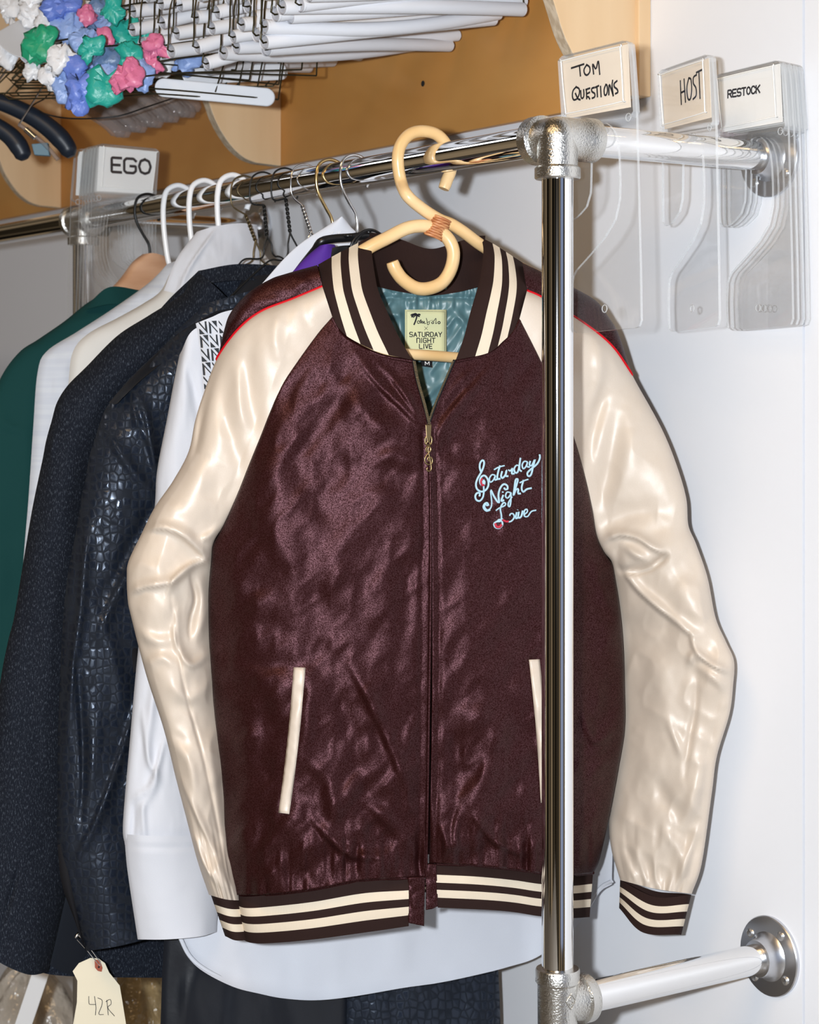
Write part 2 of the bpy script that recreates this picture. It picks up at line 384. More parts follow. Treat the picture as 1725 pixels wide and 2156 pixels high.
# --- left sleeve (viewer's left) ---
LO = [(679, 603, .055), (617, 629, .048), (549, 656, .038), (501, 694, .026), (460, 749, .004), (429, 828, 0), (411, 886, 0), (397, 951, 0), (364, 1013, 0), (326, 1068, 0), (297, 1126, 0), (271, 1181, 0), (267, 1215, 0), (269, 1263, 0), (276, 1298, 0), (307, 1418, 0), (345, 1536, 0), (370, 1637, 0), (395, 1733, 0), (416, 1813, 0), (440, 1884, 0)]
LI = [(700, 668, .070), (669, 704, .070), (624, 766, .069), (593, 814, .066), (569, 869, .062), (549, 920, .057), (525, 979, .051), (501, 1040, .041), (473, 1102, .030), (449, 1146, .022), (452, 1200, -.008), (455, 1260, -.022), (455, 1355, -.022), (464, 1460, -.022), (476, 1565, -.022), (488, 1670, -.02), (496, 1754, -.02), (505, 1838, -.018), (516, 1896, -.015)]
LF = [([(360, 1255), (372, 1340), (383, 1420), (402, 1500), (430, 1600), (455, 1720), (478, 1850)], 4, -.0030), ([(300, 1118), (345, 1112), (385, 1128), (420, 1160), (440, 1182)], 15, .016, .35),
      ([(318, 1085), (380, 1072), (460, 1068)], 26, .006), ([(446, 1174), (405, 1188), (372, 1212), (352, 1245)], 10, .012, .5),
      ([(423, 1135), (445, 1128), (462, 1112)], 8, .009), ([(262, 1255), (300, 1236), (357, 1226), (400, 1200)], 12, .012, .5),
      ([(402, 1215), (412, 1260), (402, 1300), (398, 1335)], 9, -.013, .4), ([(425, 1215), (432, 1290), (410, 1350)], 14, .009),
      ([(372, 1290), (370, 1350), (400, 1400), (440, 1380)], 11, .010, .6), ([(290, 1330), (330, 1350), (365, 1345)], 12, .007), ([(305, 1400), (340, 1385), (368, 1400)], 10, .006),
      ([(355, 1440), (400, 1470), (440, 1440)], 14, .006), ([(365, 1560), (400, 1610), (410, 1680)], 12, .006), ([(385, 1650), (420, 1730), (450, 1790)], 10, .008, .5), ([(405, 1760), (430, 1820), (458, 1862)], 9, .009, .5),
      ([(440, 1560), (452, 1640), (466, 1740)], 9, .005), ([(447, 1790), (462, 1830), (476, 1870)], 8, .006),
      ([(532, 690), (524, 760), (530, 850), (545, 905)], 22, -.008), ([(477, 790), (474, 860), (490, 930), (512, 985)], 18, -.008), ([(500, 770), (508, 860), (520, 900)], 12, .005), ([(590, 650), (580, 700), (588, 760)], 14, .005), ([(640, 630), (644, 668), (655, 690)], 11, -.005),
      ([(450, 760), (425, 840), (412, 930), (400, 960)], 12, -.014, 1.6), ([(430, 960), (415, 1010), (380, 1060)], 30, .008)]
RO = [(1110, 612, .055), (1140, 625, .052), (1207, 665, .045), (1260, 702, .036), (1295, 735, .026), (1326, 780, .006), (1342, 809, 0), (1392, 899, 0), (1423, 973, 0), (1445, 1047, 0), (1450, 1106, 0), (1466, 1145, 0), (1490, 1215, 0), (1507, 1300, 0), (1529, 1351, 0), (1546, 1392, 0), (1544, 1444, 0), (1536, 1505, 0), (1510, 1592, 0), (1499, 1672, 0), (1478, 1818, 0), (1457, 1882, 0)]
RI = [(1094, 672, .070), (1137, 757, .070), (1180, 850, .066), (1207, 918, .060), (1229, 993, .052), (1246, 1067, .041), (1256, 1125, .031), (1271, 1160, .025), (1290, 1188, .020), (1288, 1240, -.016), (1290, 1300, -.030), (1296, 1370, -.032), (1299, 1460, -.032), (1298, 1540, -.030), (1292, 1620, -.026), (1286, 1693, -.02), (1283, 1740, -.01), (1288, 1790, -.005), (1306, 1853, 0)]
RF = [([(1271, 825), (1248, 911), (1238, 975)], 14, -.009, 1.0), ([(1300, 860), (1292, 940), (1275, 1020), (1252, 1075)], 22, -.009), ([(1262, 720), (1262, 790), (1248, 850)], 13, .006), ([(1330, 900), (1325, 980), (1300, 1060)], 34, .007),
      ([(1262, 1120), (1300, 1092), (1350, 1078), (1385, 1080)], 22, -.008), ([(1268, 1142), (1300, 1126), (1340, 1132), (1373, 1152), (1402, 1164)], 11, .014, .5), ([(1299, 1160), (1297, 1190), (1318, 1204), (1365, 1199), (1402, 1172)], 10, -.012, .6),
      ([(1318, 1150), (1335, 1165), (1360, 1178)], 9, .008), ([(1375, 1190), (1392, 1180), (1404, 1165)], 8, -.008), ([(1312, 1200), (1340, 1238), (1373, 1269), (1412, 1300), (1455, 1336)], 13, .015, .35), ([(1420, 1235), (1460, 1270), (1495, 1300)], 26, .007),
      ([(1456, 1340), (1466, 1370), (1500, 1400), (1545, 1418)], 10, .013, .5), ([(1470, 1405), (1500, 1425), (1530, 1452)], 9, .008), ([(1468, 1420), (1464, 1490), (1452, 1560), (1440, 1640)], 7, -.006), ([(1452, 1400), (1460, 1380), (1478, 1392)], 8, .009),
      ([(1370, 1330), (1400, 1450), (1400, 1540)], 40, .010), ([(1408, 1520), (1424, 1560), (1434, 1590)], 8, .007), ([(1378, 1640), (1408, 1690), (1440, 1720)], 16, -.007), ([(1480, 1600), (1460, 1680), (1440, 1740)], 14, .006), ([(1318, 1650), (1322, 1740), (1350, 1820)], 24, .008), ([(1400, 1750), (1430, 1790), (1440, 1850)], 12, .007), ([(1470, 1740), (1450, 1800), (1430, 1860)], 9, .008), ([(1340, 1790), (1352, 1830), (1362, 1862)], 7, .006), ([(1320, 1800), (1330, 1835), (1345, 1862)], 6, .005), ([(1375, 1800), (1380, 1840), (1386, 1868)], 6, .005)]
def sleeve(name, O, I, fl, hv, seed, flip):
    nu, nv = 76, 260
    G = coons(C(O[0], ((O[0][0]+I[0][0])/2, (O[0][1]+I[0][1])/2, .064), I[0]), C(O[-1], ((O[-1][0]+I[-1][0])/2, (O[-1][1]+I[-1][1])/2+4, 0.0), I[-1]), lambda n: cr(O, n), lambda n: cr(I, n), nu, nv)
    u = np.linspace(0, 1, nu)[None, :]; v = np.linspace(0, 1, nv)[:, None]
    px, py = G[..., 0], G[..., 1]
    low = sstep(1020, 1240, py)                   # below the armpit the sleeve is a free tube
    # upper part: round only towards the outer edge; lower part: a full tube
    up_ = np.power(np.clip(1-(1-u)**3, 0, 1), .6)*(1-u)
    H = np.interp(v[:, 0], [0, .12, .3, .5, .7, 1], hv)[:, None]
    wv = (1-low)*up_*H*1.1+low*prof(u, .55)*H
    env = np.minimum(1, 9*u)*np.minimum(1, 6*(1-u)+.15*(1-low))*np.minimum(1, 12*v)
    nz = .0056*vnoise(px/66, py/84, seed)+.0013*(1-2*np.abs(vnoise(px/44+py/150, py/52-px/90, seed+3)))+.0012*vnoise(px/30, py/40, seed+1)+.0003*vnoise(px/13, py/16, seed+2)
    gath = .0030*vnoise(u*16+0*v, py/70, seed+5)*sstep(.86, .97, v)
    ff = folds(px, py, fl)
    front = G.copy(); front[..., 2] += wv+env*(nz*(0.45+0.75*low)+ff*.9+gath)
    back = G.copy(); back[..., 2] -= prof(u, .6)*H*(.35+.65*low)
    back[..., 2] += .003*vnoise(px/60, py/60, seed+9)*env
    m = M(); m.grid(put(front, J), uv=uvof(front)); m.grid(put(back, J), uv=uvof(back), flip=True)
    o = link(name, m, CREAM, jk)
    return o, front
slL, SLg = sleeve('sleeve', LO, LI, LF, [.020, .030, .036, .045, .036, .026], 11, False)
slR, SRg = sleeve('sleeve', RO, RI, RF, [.020, .032, .038, .046, .040, .028], 31, False)

# --- shoulder yokes and piping ---
YL = [(668, 558, .034), (600, 577, .030), (569, 588, .026), (525, 615, .019), (487, 656, .009), (472, 695, .003), (458, 758, 0)]
YR = [(1100, 553, .034), (1140, 572, .031), (1207, 605, .024), (1256, 634, .016), (1283, 669, .008), (1303, 704, 0), (1330, 786, 0)]
for nm, Y, O, sd in (('shoulder_yoke', YL, LO[:5]+[(458, 760, 0)], 5), ('shoulder_yoke', YR, RO[:6]+[(1331, 790, 0)], 6)):
    nu, nv = 22, 70
    O2 = O
    G = coons(C(Y[0], O2[0]), C(Y[-1], O2[-1]), lambda n: cr(Y, n), lambda n: cr(O2, n), nu, nv)
    u = np.linspace(0, 1, nu)[None, :]; v = np.linspace(0, 1, nv)[:, None]
    fr = G.copy(); fr[..., 2] += .012*np.power(u, .5)*(1-u)*2*np.minimum(1, 6*(1-v))+.0012*vnoise(G[..., 0]/22, G[..., 1]/22, sd)*np.minimum(1, 8*(1-u))
    bk_ = G.copy(); bk_[..., 2] = G[..., 2][:, :1]*(1-u)-.05*u*np.minimum(1, 5*(1-v)); bk_[..., 1] += 0
    m = M(); m.grid(put(fr, J), uv=uvof(fr)); m.grid(put(bk_, J), uv=uvof(fr), flip=True); link(nm, m, SATIN, jk)
    pp = cr(O2, 60); m = M(); m.tube(J.w(pp[:, 0], pp[:, 1], pp[:, 2]+.0026), .0016, 8); link('piping', m, RED, jk)

# --- body fronts ---
NECKL = [(700, 668, .070), (716, 696, .074), (742, 718, .078), (800, 745, .084), (868, 758, .088)]
NECKR = [(960, 758, .088), (1030, 742, .084), (1064, 716, .078), (1084, 692, .074), (1094, 672, .070)]
RAGL = [p for p in LI[:10]]+[(446, 1176, .017), (440, 1250, .007), (441, 1355, .001), (448, 1460, 0), (458, 1565, 0), (469, 1670, 0), (473, 1754, 0), (483, 1838, 0), (494, 1884, 0)]
RAGR = [p for p in RI[:9]]+[(1296, 1222, .014), (1305, 1281, .006), (1312, 1359, 0), (1315, 1450, 0), (1315, 1535, 0), (1302, 1616, 0), (1285, 1706, 0), (1263, 1805, 0), (1249, 1838, 0)]
ZL = [(868, 758, .088), (876, 800, .092), (890, 850, .096), (901, 895, .099), (904, 980, .100), (906, 1100, .100), (905, 1300, .098), (902, 1500, .094), (899, 1700, .088), (896, 1847, .080)]
ZR = [(960, 758, .088), (942, 800, .092), (921, 850, .096), (905, 895, .098), (907, 980, .099), (909, 1100, .099), (910, 1300, .097), (909, 1500, .093), (906, 1700, .087), (904, 1817, .078)]
HEML = [(494, 1884, 0), (568, 1883, .034), (660, 1872, .058), (765, 1853, .074), (896, 1847, .080)]
HEMR = [(904, 1817, .078), (1000, 1822, .070), (1080, 1830, .055), (1137, 1838, .044), (1200, 1842, .024), (1249, 1838, 0)]
BF = [([(740, 730), (790, 800), (850, 860), (895, 905)], 12, .0045, .5), ([(790, 760), (830, 800), (885, 880)], 9, .004, .6), ([(720, 800), (780, 880), (870, 930)], 26, .004), ([(1060, 740), (1010, 800), (950, 870), (915, 930)], 13, .0045, .6), ([(1020, 760), (970, 800), (935, 850)], 9, .003),
      ([(930, 930), (960, 960), (1010, 960)], 20, -.004), ([(870, 980), (830, 960), (780, 970)], 18, .004),
      ([(740, 1400), (800, 1520), (850, 1640), (862, 1700)], 18, .006, .5), ([(640, 1420), (650, 1500), (628, 1620)], 14, .004), ([(700, 1440), (745, 1560), (770, 1690), (800, 1790)], 22, -.006), ([(655, 1720), (690, 1760), (740, 1800), (800, 1805)], 14, .007, .5), ([(610, 1730), (560, 1790), (545, 1840)], 14, .005), ([(760, 1680), (830, 1740), (870, 1790)], 15, .006), ([(640, 1600), (690, 1640), (700, 1720), (660, 1790)], 15, .005),
      ([(560, 1000), (600, 1150), (620, 1330)], 40, .004), ([(760, 1040), (720, 1180), (690, 1330)], 36, .005), ([(830, 1150), (860, 1260), (850, 1380)], 26, -.004), ([(470, 1200), (520, 1260), (600, 1290)], 28, .004), ([(500, 1380), (560, 1400), (630, 1395)], 22, -.004),
      ([(1000, 1190), (980, 1330), (1010, 1480)], 40, .004), ([(1060, 1500), (1030, 1640), (1000, 1760)], 26, .005), ([(940, 1500), (970, 1640), (950, 1740)], 20, -.004), ([(1225, 1500), (1250, 1560), (1290, 1540)], 12, .006, .6), ([(1240, 1640), (1265, 1610), (1300, 1600)], 12, .005), ([(1250, 1200), (1275, 1260), (1300, 1300)], 14, .005), ([(1000, 1720), (1040, 1770), (1100, 1800)], 10, .006, .6), ([(970, 1700), (960, 1760), (975, 1810)], 8, .005), ([(930, 1740), (940, 1780), (930, 1815)], 7, .005)]
def body(top, bot, lef, rig, side, seed):
    nu, nv = 110, 280
    G = coons(lambda n: cr(top, n), lambda n: cr(bot, n), lambda n: cr(lef, n), lambda n: cr(rig, n), nu, nv)
    u = np.linspace(0, 1, nu)[None, :]; v = np.linspace(0, 1, nv)[:, None]
    us = u if side > 0 else 1-u
    px, py = G[..., 0], G[..., 1]
    A = .003+.031*sstep(.08, .66, v)
    wv = A*(np.power(np.clip(1-(1-us)**2.6, 0, 1), .55)-us)*2
    env = np.minimum(1, 10*us+.1)*np.minimum(1, 9*(1-us)+.25)*np.minimum(1, 14*v)*np.minimum(1, 26*(1-v)+.1)
    vg = 0.8+.4*sstep(1300, 1800, py)
    n1 = .75*vnoise((px*.9+py*.42)/62, (py*.9-px*.42)/150, seed)+.65*vnoise((px*.86-py*.5)/56, (py*.86+px*.5)/130, seed+8); n2 = vnoise((px*.8+py*.6)/30, (py*.8-px*.6)/62, seed+1); n3 = vnoise(px/15, py/20, seed+2)
    nz = .0056*n1+.0027*n2+.0003*n3+.0010*(1-2*np.abs(vnoise(px/40+7, py/46+px/60, seed+4)))
    g = sstep(.87, .985, v); gath = g*(.0045*vnoise(px/17, py/120, seed+6)+.0022*vnoise(px/8, py/90, seed+7))
    seam = -.0022*np.exp(-((1-us)*1.0/.035-1.0)**2*6)*sstep(890, 930, py)      # stitch line beside the zipper
    fr = G.copy(); fr[..., 2] += wv+env*(nz*vg+folds(px, py, BF))+gath+seam
    return fr
BLg = body(NECKL, HEML, RAGL, ZL, 1, 51); BRg = body(NECKR, HEMR, ZR, RAGR, -1, 71)
for g in (BLg, BRg):
    m = M(); m.grid(put(g, J), uv=uvof(g)); link('front_panel', m, SATIN, jk, solid=.0012)
GRIDS = [BLg, BRg]
def bw(px, py):                                   # front surface depth of the body at a pixel
    best = None
    for g in GRIDS:
        d = (g[..., 0]-px)**2+(g[..., 1]-py)**2; i = np.unravel_index(np.argmin(d), d.shape)
        if best is None or d[i] < best[0]: best = (d[i], g[i][2])
    return best[1]
def onb(pts, lift): return np.array([J.w(p[0], p[1], bw(p[0], p[1])+lift) for p in pts])

# --- neckline seam ridge, zipper placket seam ---
for N in (NECKL, NECKR):
    pp = cr(N, 50); m = M(); m.tube(J.w(pp[:, 0], pp[:, 1]+3, pp[:, 2]+.0012), .0022, 8); link('neck_seam', m, SATIN, jk)
for hs in (HEML[:-1]+[(860, 1849, .080)], [(918, 1819, .077)]+HEMR[1:]):
    pp = cr(hs, 50); m = M(); m.tube(J.w(pp[:, 0], pp[:, 1]-1, pp[:, 2]+.0008), .0026, 8); link('hem_seam', m, SATIN, jk)
pp = np.array([(x, y, w) for x, y, w in ZL[3:]]); pp = cr(pp, 60); pp[:, 0] += 1.5
m = M(); m.tube(J.w(pp[:, 0], pp[:, 1], pp[:, 2]+.0016), .0016, 8, flat=.8); link('zipper_flap', m, SATIN, jk)

# --- back panel, lining ---
def backw(px): return -.055*np.power(np.clip(1-((px-880)/470)**2, 0, 1), .5)
SL = [(668, 560, .008), (560, 700, .0), (470, 1000, 0), (448, 1150, 0), (440, 1250, 0), (441, 1355, 0), (448, 1460, 0), (458, 1565, 0), (469, 1670, 0), (473, 1754, 0), (483, 1838, 0), (494, 1884, 0)]
SRr = [(1100, 555, .008), (1180, 700, 0), (1270, 1050, 0), (1291, 1187, 0), (1305, 1281, 0), (1312, 1359, 0), (1315, 1450, 0), (1315, 1535, 0), (1302, 1616, 0), (1285, 1706, 0), (1263, 1805, 0), (1249, 1838, 0)]
G = coons(C((668, 560, .008), (760, 590, -.03), (900, 604, -.045), (1010, 590, -.03), (1100, 555, .008)), C((494, 1884, 0), (880, 1800, 0), (1249, 1838, 0)), lambda n: cr(SL, n), lambda n: cr(SRr, n), 50, 60)
u = np.linspace(0, 1, 50)[None, :]; v = np.linspace(0, 1, 60)[:, None]
G[..., 2] -= .055*prof(u, .5)*np.minimum(1, 4*v)
m = M(); m.grid(put(G, J), flip=True); link('back_panel', m, SATIN, jk)
G = coons(C((772, 596, -.030), (905, 606, -.036), (1030, 596, -.030)), C((772, 960, -.038), (905, 965, -.042), (1030, 960, -.038)), C((772, 596, -.030), (772, 960, -.038)), C((1030, 596, -.030), (1030, 960, -.038)), 110, 150)
px, py = G[..., 0], G[..., 1]; gt = np.exp(-((py-626)/30)**2)
G[..., 2] += .0026*(1-2*np.abs(vnoise(px/26+py/40, py/38-px/60, 3)))+.0008*vnoise(px/11+py/30, py/18, 4)+gt*.0026*vnoise(px/7, py/40, 5)-.004*np.exp(-((py-627)/5)**2)+folds(px, py, [([(880, 850), (920, 815), (950, 790)], 8, .006), ([(890, 880), (915, 850), (945, 835)], 7, .006), ([(830, 640), (845, 690), (835, 740)], 8, .005), ([(955, 650), (985, 690), (990, 720)], 8, .005), ([(800, 650), (830, 665), (850, 650)], 7, .004)])
LIN = G
m = M(); m.grid(put(G, J), uv=uvof(G)); link('lining', m, TEAL, jk, solid=.001)

# --- collar ---
def knit(name, G, stripes, along_u=True, nz=.0006, lift=0.0, back=None, parent=None):
    """ribbed band; stripes are intervals of the across coordinate"""
    m = M(); nv, nu = G.shape[:2]; P = put(G, J); b = len(m.v); f = []
    m.grid(P, uv=uvof(G))
    k = 0
    for j in range(nv-1):
        for i in range(nu-1):
            t = ((i+.5)/(nu-1)) if along_u else ((j+.5)/(nv-1))
            m.m[k] = 1 if any(a <= t < c for a, c in stripes) else 0; k += 1
    if back is not None:
        Gb = G.copy(); Gb[..., 2] -= back; m.grid(put(Gb, J), flip=True)
        Pb = put(Gb, J)
        for E in (np.stack([P[0], Pb[0]]), np.stack([Pb[-1], P[-1]]), np.stack([Pb[:, 0], P[:, 0]]), np.stack([P[:, -1], Pb[:, -1]])): m.grid(E)
    return link(name, m, [RIB, KNITC], parent or jk)
STR = [(.255, .43), (.575, .745)]
CLo = [(670, 557, .012), (679, 603, .056), (700, 668, .072)]
CLi = [(784, 496, -.002), (783, 530, .030), (790, 580, .052), (797, 612, .064), (815, 655, .074), (838, 705, .084), (868, 758, .092)]
nu, nv = 60, 90
def collar(name, o, i, top, bot):
    G = coons(lambda n: cr(top, n), lambda n: cr(bot, n), lambda n: cr(o, n), lambda n: cr(i, n), nu, nv)
    u = np.linspace(0, 1, nu)[None, :]; v = np.linspace(0, 1, nv)[:, None]
    G[..., 2] += .014*prof(u, .8)*(1-.75*v)
    return knit(name, G, STR, True, back=.005)
NB = [(700, 668, .072), (716, 694, .076), (742, 715, .080), (800, 742, .087), (868, 758, .092)]
cL = collar('collar', CLo, CLi, [(670, 557, .012), (712, 530, .010), (752, 506, .004), (784, 487, -.004)], NB)
CRo = [(1102, 554, .012), (1110, 608, .056), (1092, 676, .072)]
CRi = [(1014, 500, -.002), (1018, 530, .030), (1012, 580, .052), (1004, 612, .064), (990, 660, .074), (977, 710, .084), (960, 758, .092)]
NBR = [(1092, 676, .072), (1080, 698, .076), (1060, 718, .080), (1028, 743, .087), (960, 758, .092)]
cR = collar('collar', CRo, CRi, [(1102, 554, .012), (1070, 530, .010), (1040, 508, .004), (1014, 492, -.004)], NBR)
# inner collar behind the neck
G = coons(C((778, 492, -.004), (810, 492, -.030), (850, 506, -.042), (905, 524, -.046), (958, 511, -.042), (1000, 498, -.028), (1022, 496, -.004)), C((780, 600, .0), (840, 614, -.026), (905, 622, -.032), (965, 615, -.026), (1020, 600, .0)), C((778, 492, -.004), (780, 600, .0)), C((1022, 496, -.004), (1020, 600, .0)), 50, 24)
knit('collar', G, [], back=.004)

# --- hem ribs ---
HS = [(.245, .425), (.595, .775)]
def rib(name, top, bot, nu=90, nv=62, back=.004, st=HS):
    G = coons(lambda n: cr(top, n), lambda n: cr(bot, n), lambda n: lin([top[0], bot[0]], n), lambda n: lin([top[-1], bot[-1]], n), nu, nv)
    u = np.linspace(0, 1, nu)[None, :]; v = np.linspace(0, 1, nv)[:, None]
    G[..., 2] += .005*np.sin(math.pi*np.clip(v, 0, 1))+.0012*vnoise(G[..., 0]/26, G[..., 1]/200, 8)*(1-v)
    return knit(name, G, st, False, back=back)
rib('hem_rib', [(494, 1882, -.004), (515, 1888, .020), (568, 1884, .036), (660, 1873, .060), (765, 1854, .076), (861, 1850, .082)], [(508, 1976, -.006), (528, 1985, .016), (568, 1986, .034), (660, 1978, .060), (786, 1961, .076), (861, 1950, .081)])
rib('hem_rib', [(917, 1819, .079), (1000, 1823, .072), (1080, 1831, .057), (1137, 1839, .046), (1200, 1843, .028), (1249, 1838, -.002)], [(922, 1911, .078), (1031, 1916, .068), (1085, 1921, .055), (1137, 1929, .044), (1200, 1933, .026), (1242, 1931, -.004)])
# back of the hem, seen only from other sides
rib('hem_rib', [(494, 1882, -.006), (560, 1880, -.040), (880, 1852, -.058), (1190, 1842, -.036), (1249, 1838, -.004)], [(508, 1976, -.008), (570, 1930, -.040), (880, 1880, -.056), (1190, 1880, -.036), (1242, 1931, -.006)], nu=50, nv=30)
for q in ([(860, 1847, .0835), (893, 1845, .0835), (891, 1949, .0825), (861, 1942, .0825)], [(896, 1818, .0795), (917, 1819, .0805), (920, 1908, .0795), (898, 1915, .0795)]):
    G = coons(C(q[0], q[1]), C(q[3], q[2]), C(q[0], q[3]), C(q[1], q[2]), 16, 40)
    G[..., 2] += .0012*vnoise(G[..., 0]/9, G[..., 1]/14, 4)+.0015*np.sin(math.pi*np.linspace(0, 1, 16))[None, :]
    m = M(); m.grid(put(G, J), uv=uvof(G)); link('hem_placket', m, SATIN, jk, solid=.005)

# --- cuffs ---
CS = [(.24, .43), (.60, .79)]
def cuff(topL, topR, botL, botR, H, sag, w0):
    nu, nv = 40, 44; u = np.linspace(0, 1, nu)[None, :]; v = np.linspace(0, 1, nv)[:, None]
    G = coons(C(topL, ((topL[0]+topR[0])/2, (topL[1]+topR[1])/2+sag, w0), topR), C(botL, (botL[0]*.62+botR[0]*.38, (botL[1]*.62+botR[1]*.38)+sag*1.5, w0), botR), C(topL, botL), C(topR, botR), nu, nv)
    Fr = G.copy(); Fr[..., 2] += H*prof(u, .5)+.002*np.sin(math.pi*v)
    Bk = G.copy(); Bk[..., 2] -= H*prof(u, .5); Bk[..., 1] -= sag*prof(u, 1)*.6
    m = M(); m.grid(put(Fr, J)); n1 = len(m.f); m.grid(put(Bk, J), flip=True)
    for k in range(len(m.f)):
        j = (k % n1)//(nu-1); t = (j+.5)/(nv-1); m.m[k] = 1 if any(a <= t < c for a, c in CS) else 0
    link('cuff', m, [RIB, KNITC], jk)
cuff((444, 1884, -.012), (520, 1894, -.018), (474, 1971, -.012), (540, 1976, -.018), .024, 5, -.012)
cuff((1306, 1853, 0), (1456, 1884, 0), (1304, 1912, 0), (1435, 1968, 0), .026, 20, 0)

# --- pocket welts ---
for q in ([(619, 1405), (643, 1406), (609, 1714), (587, 1711)], [(1114, 1389), (1136, 1388), (1158, 1690), (1139, 1690)]):
    m = M(); nv = 40; P = []
    for j in range(nv+1):
        t = j/nv; a = np.array(q[0])*(1-t)+np.array(q[3])*t; b = np.array(q[1])*(1-t)+np.array(q[2])*t
        bow = 3*math.sin(math.pi*t)
        P.append([J.w(x, y, bw(x, y)+.0012+l) for x, y, l in ((a[0]+bow, a[1], 0), (a[0]*.75+b[0]*.25+bow, a[1]*.75+b[1]*.25, .0022), ((a[0]+b[0])/2+bow, (a[1]+b[1])/2, .0026+.0007*vnoise(0.3, t*9, 2)), (a[0]*.25+b[0]*.75+bow, a[1]*.25+b[1]*.75, .0022), (b[0]+bow, b[1], 0))])
    m.grid(np.array(P)); link('pocket_welt', m, CREAM, jk, solid=.0012)

# --- zipper ---
zt = M(); tp = M()
for Zc, sgn in ((ZL, 1), (ZR, -1)):
    pp = cr(Zc[:4], 46)
    P = J.w(pp[:, 0]+sgn*3, pp[:, 1], pp[:, 2]+.001)
    tp.tube(P, .0022, 6, flat=.5)
    for i in range(1, 45):
        a = J.w(pp[i, 0]+sgn*1.0, pp[i, 1], pp[i, 2]+.0022); b = J.w(pp[i, 0]+sgn*7.0, pp[i, 1]+1, pp[i, 2]+.0022)
        zt.tube([a, b], [.00062, .00052], 6)
zp = link('zipper', tp, BLACKC, jk); link('zipper_teeth', zt, BRASSL, zp)
def jl(pts, n, lift=.0045, closed=False): 
    q = cr(pts, n, closed); return J.w(q[:, 0], q[:, 1], .100+lift)
m = M(); m.prism([J.w(x, y, .1035) for x, y in ((896, 894), (909, 894), (907, 922), (904, 932), (900, 932), (898, 922))], -FWD*.0035); link('zipper_slider', m, BRASS, zp, bevel=.0006)
m = M()
m.tube(jl([(903, 917), (896, 922), (896, 934), (902, 937), (908, 934), (909, 922)], 30, .006, True), .0009, 8, closed=True)
m.tube(jl([(902, 929), (898, 934), (902, 940), (906, 934)], 20, .005, True), .0008, 8, closed=True)
m.tube(jl([(902, 940), (897, 944), (899, 951), (906, 949), (906, 943)], 20, .005, True), .0008, 8, closed=True)
# treble clef charm, as on the pull of the photographed zipper
m.tube(jl([(903.5, 971), (900.5, 967), (903, 962), (908, 963.5), (910.5, 969), (909, 976), (902, 978), (896, 974), (894.5, 966), (899, 958), (906, 950), (907.5, 944.5), (904, 940.5), (901.5, 946), (904, 960), (908, 982), (907, 990), (902, 992), (898.5, 988), (901, 985)], 90, .005), .0009, 8)
link('zipper_pull', m, BRASS, zp)

# --- chest embroidery ---
def zc(L): return [(900+x*.1971, 900+y*.1971) for x, y in L]
SNL = [
 [(575, 480), (560, 430), (565, 380), (590, 350), (607, 370), (600, 420), (575, 480), (540, 540), (520, 600), (530, 655), (575, 685), (625, 668), (652, 620), (648, 560), (615, 515), (580, 525), (562, 570), (575, 612), (605, 610), (612, 580), (596, 560)],
 [(593, 570), (603, 640), (603, 700), (592, 750), (560, 785), (525, 775), (512, 735), (530, 702), (560, 702), (558, 735)],
 [(725, 512), (690, 505), (663, 545), (672, 585), (705, 562), (728, 510), (720, 560), (752, 550)], [(778, 405), (756, 480), (748, 545), (780, 548)], [(712, 452), (760, 425), (822, 408)],
 [(800, 468), (788, 520), (805, 540), (838, 500), (846, 455), (838, 515), (865, 520)], [(868, 452), (885, 465), (908, 438), (912, 445), (903, 492), (930, 492)],
 [(985, 415), (955, 402), (928, 440), (940, 485), (972, 462), (996, 316), (984, 440), (1008, 468)], [(1070, 368), (1035, 362), (1013, 400), (1025, 442), (1052, 418), (1072, 368), (1063, 415), (1092, 422)],
 [(1100, 358), (1092, 400), (1118, 405), (1150, 340), (1130, 420), (1110, 500), (1082, 522), (1068, 490), (1100, 452), (1172, 390), (1202, 330), (1200, 288)],
 [(640, 838), (622, 820), (612, 850), (640, 882), (676, 862), (688, 810), (682, 740), (678, 668), (718, 745), (765, 805), (760, 720), (778, 650), (815, 606), (852, 620), (858, 655), (830, 662), (822, 642)], [(655, 835), (640, 806), (612, 818), (600, 855), (630, 890), (672, 880)],
 [(812, 722), (790, 785), (820, 775)], [(806, 690), (804, 694)], [(885, 695), (850, 692), (835, 735), (857, 755), (886, 720), (893, 690), (892, 780), (880, 845), (864, 835), (868, 800), (905, 740)],
 [(925, 705), (955, 610), (968, 555), (945, 558), (932, 640), (922, 728), (945, 668), (972, 658), (970, 705), (998, 705)], [(1028, 560), (1008, 645), (1025, 688), (1062, 660), (1112, 648)], [(985, 592), (1035, 568), (1078, 554)],
 [(733, 888), (770, 860), (822, 838), (838, 815), (815, 803), (788, 842), (780, 880), (792, 950), (782, 1000), (742, 1004), (712, 1030), (728, 1068), (770, 1075), (802, 1040), (796, 1000), (768, 985), (742, 1010)], [(788, 968), (838, 1002), (892, 1003), (928, 960), (915, 922), (888, 924), (880, 944)],
 [(955, 905), (945, 968), (968, 962)], [(966, 878), (964, 882)], [(978, 900), (972, 962), (1002, 952), (1020, 888)], [(1035, 932), (1068, 900), (1062, 872), (1036, 892), (1036, 945), (1072, 950), (1112, 898), (1162, 884)]]
m = M()
for L in SNL:
    n = max(6, int(len(L)*4)); m.tube(onb(cr(zc(L), n), .0016), .00125, 7, flat=.75)
emb = link('embroidered_lettering', m, THREADB, jk); emb['label'] = 'pale blue script chest embroidery'
